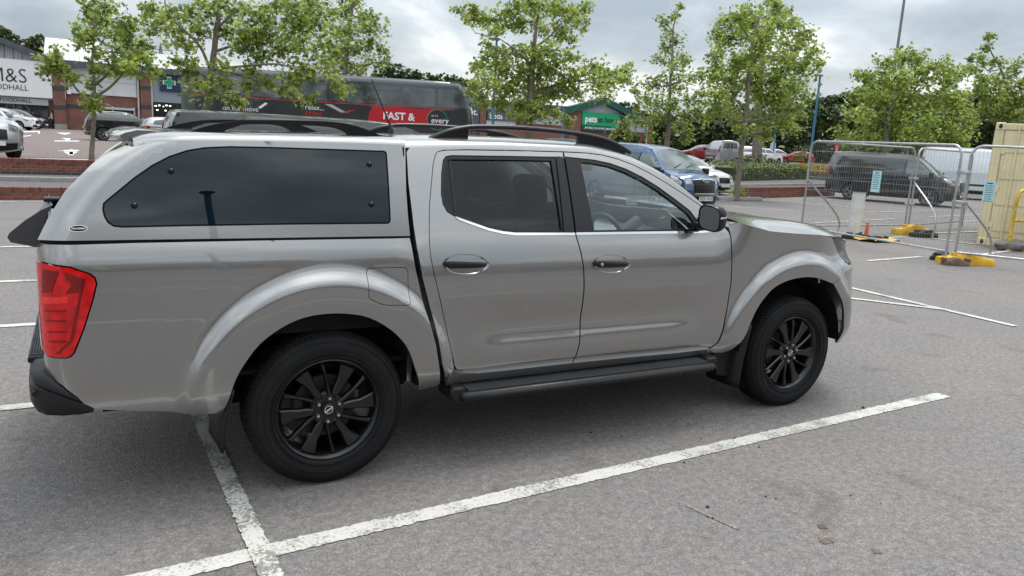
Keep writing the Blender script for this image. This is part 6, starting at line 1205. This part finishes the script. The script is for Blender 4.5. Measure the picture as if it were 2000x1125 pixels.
# cream container
cc = gnd(1908,477); M_cream = mat('cream_container_paint', (.70,.615,.39), .5, var=.10, vscale=3, rvar=.08)
CT_ = empty('shipping_container', (cc[0], cc[1], 0), R_(-63), 'cream shipping container at the right edge behind the fence', 'container')
g = G().box((0,0,.12),(2.44,6.0,2.55)); g.build('body', M_cream, CT_)
for x in (0, 2.28):
    g = G().box((x,-.04,.0),(x+.16,.02,2.59), .01); g.build('corner_post', M_cream, CT_)
    for z in (0, 2.43): g = G().box((x-.01,-.06,z),(x+.17,.14,z+.16), .015); g.build('corner_casting', M_cream, CT_); g = G(); g.prism([(x+.08+.035*math.cos(t*math.pi/8), z+.08+.05*math.sin(t*math.pi/8)) for t in range(16)], lambda a,b,d: (a,d,b), -.063, -.055); g.build('casting_hole', M_blk, CT_)
g = G().box((.16,-.05,.0),(2.28,.01,.16), .01); g.build('bottom_rail', M_cream, CT_); g = G().box((.16,-.05,2.44),(2.28,.01,2.57), .01); g.build('top_rail', M_cream, CT_)
for k_ in range(2):
    x0 = .17+1.06*k_; g = G().box((x0,-.035,.17),(x0+1.04,.0,2.43), .012); dr = g.build('door', M_cream, CT_)
    for j in range(4): g = G().box((x0+.02,-.05,.32+.55*j),(x0+1.02,-.036,.62+.55*j), .012); g.build('door_pressing', M_cream, dr)
    for xx in (x0+.25, x0+.78): g = G().cyl((xx,-.075,.05),(xx,-.075,2.55),.017,n=8); g.build('lock_rod', M_cream, dr)
    for z in (.45,1.2,2.0): g = G().box((x0-.02 if not k_ else x0+.98,-.06,z-.06),(x0+.06 if not k_ else x0+1.06,-.03,z+.06), .006); g.build('hinge', M_cream, dr)
for k_ in range(20): g = G().box((-.03,.25+.28*k_,.18),(.002,.39+.28*k_,2.45), .012); g.build('side_corrugation', M_cream, CT_)
# yellow hoop barrier, sandbag
hb = gnd(1968,490); M_yr = mat('yellow_rusty_paint', (.56,.36,.03), .55, var=.45, vscale=14)
T = empty('hoop_barrier', (hb[0], hb[1], 0), R_(-25), 'rusty yellow tube barrier before the cream container', 'barrier')
for x in (0,.35): g = G().tube([(x,0,0),(x,0,1.05),(x+.05,0,1.2),(x+.16,0,1.26),(x+.9,0,1.26)], .038, 10); g.build('tube', M_yr, T)
g = G().tube([(-.02,.0,.62),(.9,0,.62)], .03, 8); g.build('cross_tube', M_yr, T)
sb = gnd(1973,489); rows = []; 
for i in range(11):
    u = -1+2*i/10; k_ = (1-abs(u)**3)**.5+.04; rows.append([(u*.36, .17*k_*math.cos(t)+.01*math.sin(5*u+3*t), max(0, .11+.12*k_*math.sin(t)+.012*math.sin(7*u+4*t))) for t in np.linspace(0,2*math.pi,15)])
g = G().grid(rows); o = g.build('sandbag', mat('grey_sacking', (.20,.175,.155), .9, var=.25, vscale=12, bump=.5, bscale=40), None); o.location = (sb[0], sb[1], 0); o.rotation_euler = (0,0,R_(-20)); tag(o, 'grey sandbag slumped by the yellow barrier', 'sandbag')
# lamp posts
M_bpost = mat('blue_post_paint', (.05,.19,.34), .5, var=.1); M_gpost = mat('grey_post', (.20,.205,.21), .5, .3, var=.15, vscale=3)
def post(label, px, py0, py1, D, r, m, head=True, base_z=0):
    a = at(px, py0, D); b = at(px, py1, D); T = empty('lamp_post', (a[0], a[1], base_z), 0, label, 'lamp post'); h = b[2]-base_z; g = G().cyl((0,0,0),(0,0,h),r,r*.72,10); g.build('pole', m, T)
    if head: g = G().box((-.45,-.10,h-.05),(.15,.10,h+.06), .03, 2); g.build('lantern', M_gpost, T); g = G().box((-.04,-.04,h-1.3),(.16,.04,h-1.2)); g.build('bracket', m, T)
    return T
post('blue lamp post left of the mesh fence', 1588,262,149,46,.085,M_bpost); post('tall grey lamp post rising out of the top of the picture', 1745,150,-60,52,.115,M_gpost,False); post('blue lamp post half hidden by the bushy tree', 964,215,80,40,.085,M_bpost); post('blue post before the pet shop sign', 1098,260,212,60,.09,M_bpost,False); post('short blue post beyond the clipped hedge', 1511,292,262,70,.09,M_bpost,False); post('blue post showing through the rear fence panel', 1772,300,268,60,.1,M_bpost,False)
for px, lb in ((1634,'white sign post with red top left of the grey van roof'), (1730,'white sign post with red top above the grey van roof')):
    a = at(px,285,50); T = empty('sign_post', (a[0], a[1], 0), 0, lb, 'sign post', 'white sign posts'); g = G().cyl((0,0,0),(0,0,a[2]),.06,n=8); g.build('pole', M_sign, T); g = G(); g.prism([(-.22,.1),(.22,.1),(.13,-.32),(-.13,-.32)], lambda p,q,d: (p,d,a[2]+q), -.05, .05); g.build('red_plate', M_busr, T)
a = at(1510,275,75); T = empty('road_sign', (a[0],a[1],0), 0, 'pale back of a road sign beyond the hedge', 'road sign'); g = G().cyl((0,0,0),(0,0,a[2]),.06,n=8); g.build('pole', M_pipe, T)
g = G().box((-.35,-.08,a[2]-1.4),(.35,-.05,a[2]-.2)); g.build('panel', M_pipe, T)
# yellow barrier beyond the grey van
a = at(1606,330,52); T = empty('yellow_barrier', (a[0],a[1],0), R_(-30), 'yellow railing with blue end post left of the grey van', 'railing')
for z in (.75,1.15): g = G().box((-1.6,-.04,z-.05),(.9,.04,z+.05)); g.build('rail', M_yel, T)
for k_ in range(9): g = G().box((-1.55+.28*k_,-.03,.55),(-1.50+.28*k_,.03,1.15)); g.build('bar', M_yel, T)
g = G().box((.95,-.25,0),(1.4,.25,1.5), .03); g.build('end_post', M_bpost, T)
# bay lines on the right
def gline(a, b, w=.1): pa, pb = gnd(*a), gnd(*b); stripe('bay_line', pa[:2], pb[:2], w, '', M_line, jit=.002)
for a, b in (((1640,558),(1983,638)),((1640,581),(1850,606)),((1695,510),(1800,502)),((1690,468),(1765,463)),((1900,500),(1985,489)),((1415,403),(1545,412)),((1405,393),(1470,390)),((1462,390),(1640,401)),((1560,398),(1700,408)),((1700,415),(1840,412)),((1590,436),(1745,428)),((1700,441),(1760,440)),((1815,424),(1915,420)),((1880,433),(1960,431)),((1820,466),(1905,478)),((1830,456),(1935,452)),((1545,386),(1660,393))): gline(a, b, .1)
# loose dark crumbs on the asphalt
for px, py, s in ((1153,846,.018),(1215,852,.012),(1369,857,.016),(1434,856,.016),(1482,874,.014),(1336,904,.014),(1685,797,.028),(1382,991,.022),(1392,1013,.016),(1382,1010,.013),(1496,970,.014),(1515,975,.013),(1662,968,.010),(1432,820,.010),(1720,984,.010)):
    p = gnd(px, py); bm = bmesh.new(); bmesh.ops.create_icosphere(bm, subdivisions=1, radius=s*.5)
    for v in bm.verts: v.co *= random.uniform(.65,1.25); v.co.z *= .6
    g = G().bm(bm); o = g.build('asphalt_crumb', M_blk, None, smooth=False); o.location = (p[0], p[1], s*.2); tag(o, 'small black crumb of loose asphalt lying near the pickup', 'crumb', 'loose crumbs on the asphalt')
# people at the shops
M_skin = mat('skin', (.42,.26,.19), .6, var=.05); M_trous = mat('dark_trousers', (.015,.016,.02), .8, var=.1)
def person(label, loc, rz, shirt, stride=.0, bag=None, reach=0.0, hold=False, sleeves=None):
    J = {'pel':(0,0,.95),'wai':(0,0,1.12),'che':(.02,0,1.34),'nec':(.03,0,1.50),'hed':(.05,0,1.62),'top':(.05,0,1.72)}
    for s_, k in ((-1,'r'),(1,'l')):
        f_ = stride*s_; J.update({'hip'+k:(0,s_*.09,.90),'kne'+k:(f_*.55+.03,s_*.10,.50),'ank'+k:(f_-.02,s_*.10,.09),'toe'+k:(f_+.16,s_*.11,.04),'sho'+k:(.02,s_*.18,1.42),'elb'+k:(.02-f_*.2+reach*.5,s_*.23,1.14),'wri'+k:(.12-f_*.35+reach,s_*.22,.92+reach*.55),'han'+k:(.16-f_*.4+reach*1.2,s_*.21,.84+reach*.6)})
    if hold:
        for s_, k in ((-1,'r'),(1,'l')): J.update({'elb'+k:(.16,s_*.24,1.16),'wri'+k:(.34,s_*.13,1.38),'han'+k:(.40,s_*.06,1.45)})
    E_ = [('pel','wai'),('wai','che'),('che','nec'),('nec','hed'),('hed','top')]
    for k in 'rl': E_ += [('pel','hip'+k),('hip'+k,'kne'+k),('kne'+k,'ank'+k),('ank'+k,'toe'+k),('che','sho'+k),('sho'+k,'elb'+k),('elb'+k,'wri'+k),('wri'+k,'han'+k)]
    RAD = {'pel':.145,'wai':.135,'che':.15,'nec':.055,'hed':.095,'top':.07,'hip':.10,'kne':.065,'ank':.045,'toe':.035,'sho':.075,'elb':.05,'wri':.035,'han':.03}
    nm = list(J); me = bpy.data.meshes.new('b'); me.from_pydata([J[n] for n in nm], [(nm.index(a), nm.index(b)) for a, b in E_], []); o = bpy.data.objects.new('b', me); COL.objects.link(o); o.modifiers.new('s','SKIN'); md = o.modifiers.new('u','SUBSURF'); md.levels = 2
    for i, n in enumerate(nm): rr = RAD[n[:3]]; me.skin_vertices[0].data[i].radius = (rr, rr)
    me.skin_vertices[0].data[0].use_root = True
    m2 = bpy.data.meshes.new_from_object(o.evaluated_get(bpy.context.evaluated_depsgraph_get())); bpy.data.objects.remove(o); m2.materials.clear(); [m2.materials.append(x) for x in (M_trous, shirt, M_skin, M_signk, sleeves or shirt)]
    for p in m2.polygons:
        c = p.center; arm = abs(c[1]) > .19 and c[2] < 1.40; p.use_smooth = True
        p.material_index = 2 if (c[2] > 1.49 or (arm and c[2] < .93+reach*.5)) else (1 if c[2] > .98 or (arm and c[2] > .8) else (0 if c[2] > .10 else 3))
    if hold:
        for p in m2.polygons:
            c = p.center
            if c[2] > .95 and c[2] < 1.5: p.material_index = 2 if c[0] > .33 else (4 if (abs(c[1]) > .15 or c[0] > .17) else 1)
    T = empty('person', loc, rz, label, 'person'); b = link('body', m2, T)
    bm = bmesh.new(); bmesh.ops.create_uvsphere(bm, u_segments=12, v_segments=8, radius=.115)
    for v in bm.verts: v.co = Vector((v.co.x*1.0+.035, v.co.y*.92, v.co.z*1.0+1.70))
    bmesh.ops.delete(bm, geom=[v for v in bm.verts if v.co.x > .09 and v.co.z < 1.74], context='VERTS'); G().bm(bm).build('hair', M_signk, T)
    if bag: g = G().box((.02,-.42,.48),(.10,-.05,.86), .02); g.build('held_bag', bag, T)
    return T
pp = gnd(103,251.5,ZT); person('person in pale top and dark trousers at the food shop door', (pp[0],pp[1],ZT), _frz+R_(180), mat('pale_cloth', (.5,.5,.55), .8, var=.1), .06, None, .18)
pp = gnd(153,251.5,ZT); person('person in orange jacket walking with a white bag', (pp[0],pp[1],ZT), _frz+R_(180), mat('orange_cloth', (.55,.12,.03), .8, var=.1), .22, M_sign)
# pylon far away
a = at(314,105,420); T = empty('electricity_pylon', (a[0],a[1],0), R_(20), 'faint electricity pylon on the skyline over the shop roof', 'pylon'); h = at(314,84,420)[2]; g = G()
for sx_ in (-1,1):
    for sy_ in (-1,1): g.tube([(sx_*3,sy_*3,0),(sx_*1.6,sy_*1.6,h*.7),(0,0,h)], .22, 4)
for z in np.linspace(h*.45, h*.95, 7):
    w = np.interp(z, [0,h*.7,h],[3,1.6,.1]); g.tube([(-w,0,z),(w,0,z+2.2)], .14, 4); g.tube([(w,0,z),(-w,0,z+2.2)], .14, 4)
for z, w in ((h*.72,8),(h*.82,9.5),(h*.92,7)): g.tube([(-w,0,z),(w,0,z)], .25, 4); g.tube([(-w,0,z),(0,0,z+1.6),(w,0,z)], .18, 4)
g.build('lattice', M_gpost, T)
# ---- what stands behind the photographer (seen only in the paint and glass) ----
lp = empty('lamp_post', (2.5,-22.8,0), 0, 'blue lamp post with round dish top mirrored in the canopy window', 'lamp post'); g = G().cyl((0,0,0),(0,0,9.9),.13,.11,12); g.build('pole', M_bpost, lp); g = G(); g.lathe([(.001,.0),(.11,0),(.27,.16),(.24,.20),(.001,.22)], 20); g.tf(Matrix.Translation((0,0,9.85)) @ Matrix.Rotation(R_(90),4,'X')); g.build('dish', M_gpost, lp)
rb = empty('retail_building', (-40,-40,0), 0, 'long low brick store behind the viewpoint', 'building'); g = G().box((0,-20,0),(110,0,5.2)); g.build('wall', M_bw, rb); g = G().box((-.5,-20.5,5.2),(110.5,.4,6.0)); g.build('parapet', M_fascia, rb)
for k_ in range(9): g = G().box((3+12*k_,-.05,.1),(11+12*k_,.06,3.2)); g.build('shop_window', M_shop, rb)
rng = np.random.default_rng(21); LP = []
for k_ in range(14):
    c = np.array([-70+14*k_+rng.uniform(-3,3), -66+rng.uniform(-4,4), 6.5]); d = rng.normal(size=(500,3)); d /= np.linalg.norm(d,axis=1,keepdims=True); LP.append(c+d*rng.uniform(.6,1,500)[:,None]*np.array([4.5,4,4.2]))
tag(leaves('far_wood', np.concatenate(LP), 1.3, M_wood, None, shape=WLEAF), 'line of trees far behind the viewpoint', 'wood', kind='stuff')
person('person in dark clothes with lime sleeves mirrored in the pickup flank', (-1.12,-4.86,0), R_(84), mat('dark_jacket', (.015,.016,.02), .8, var=.1), .05, None, 0.0, True, mat('lime_cloth', (.42,.60,.04), .7, var=.1))
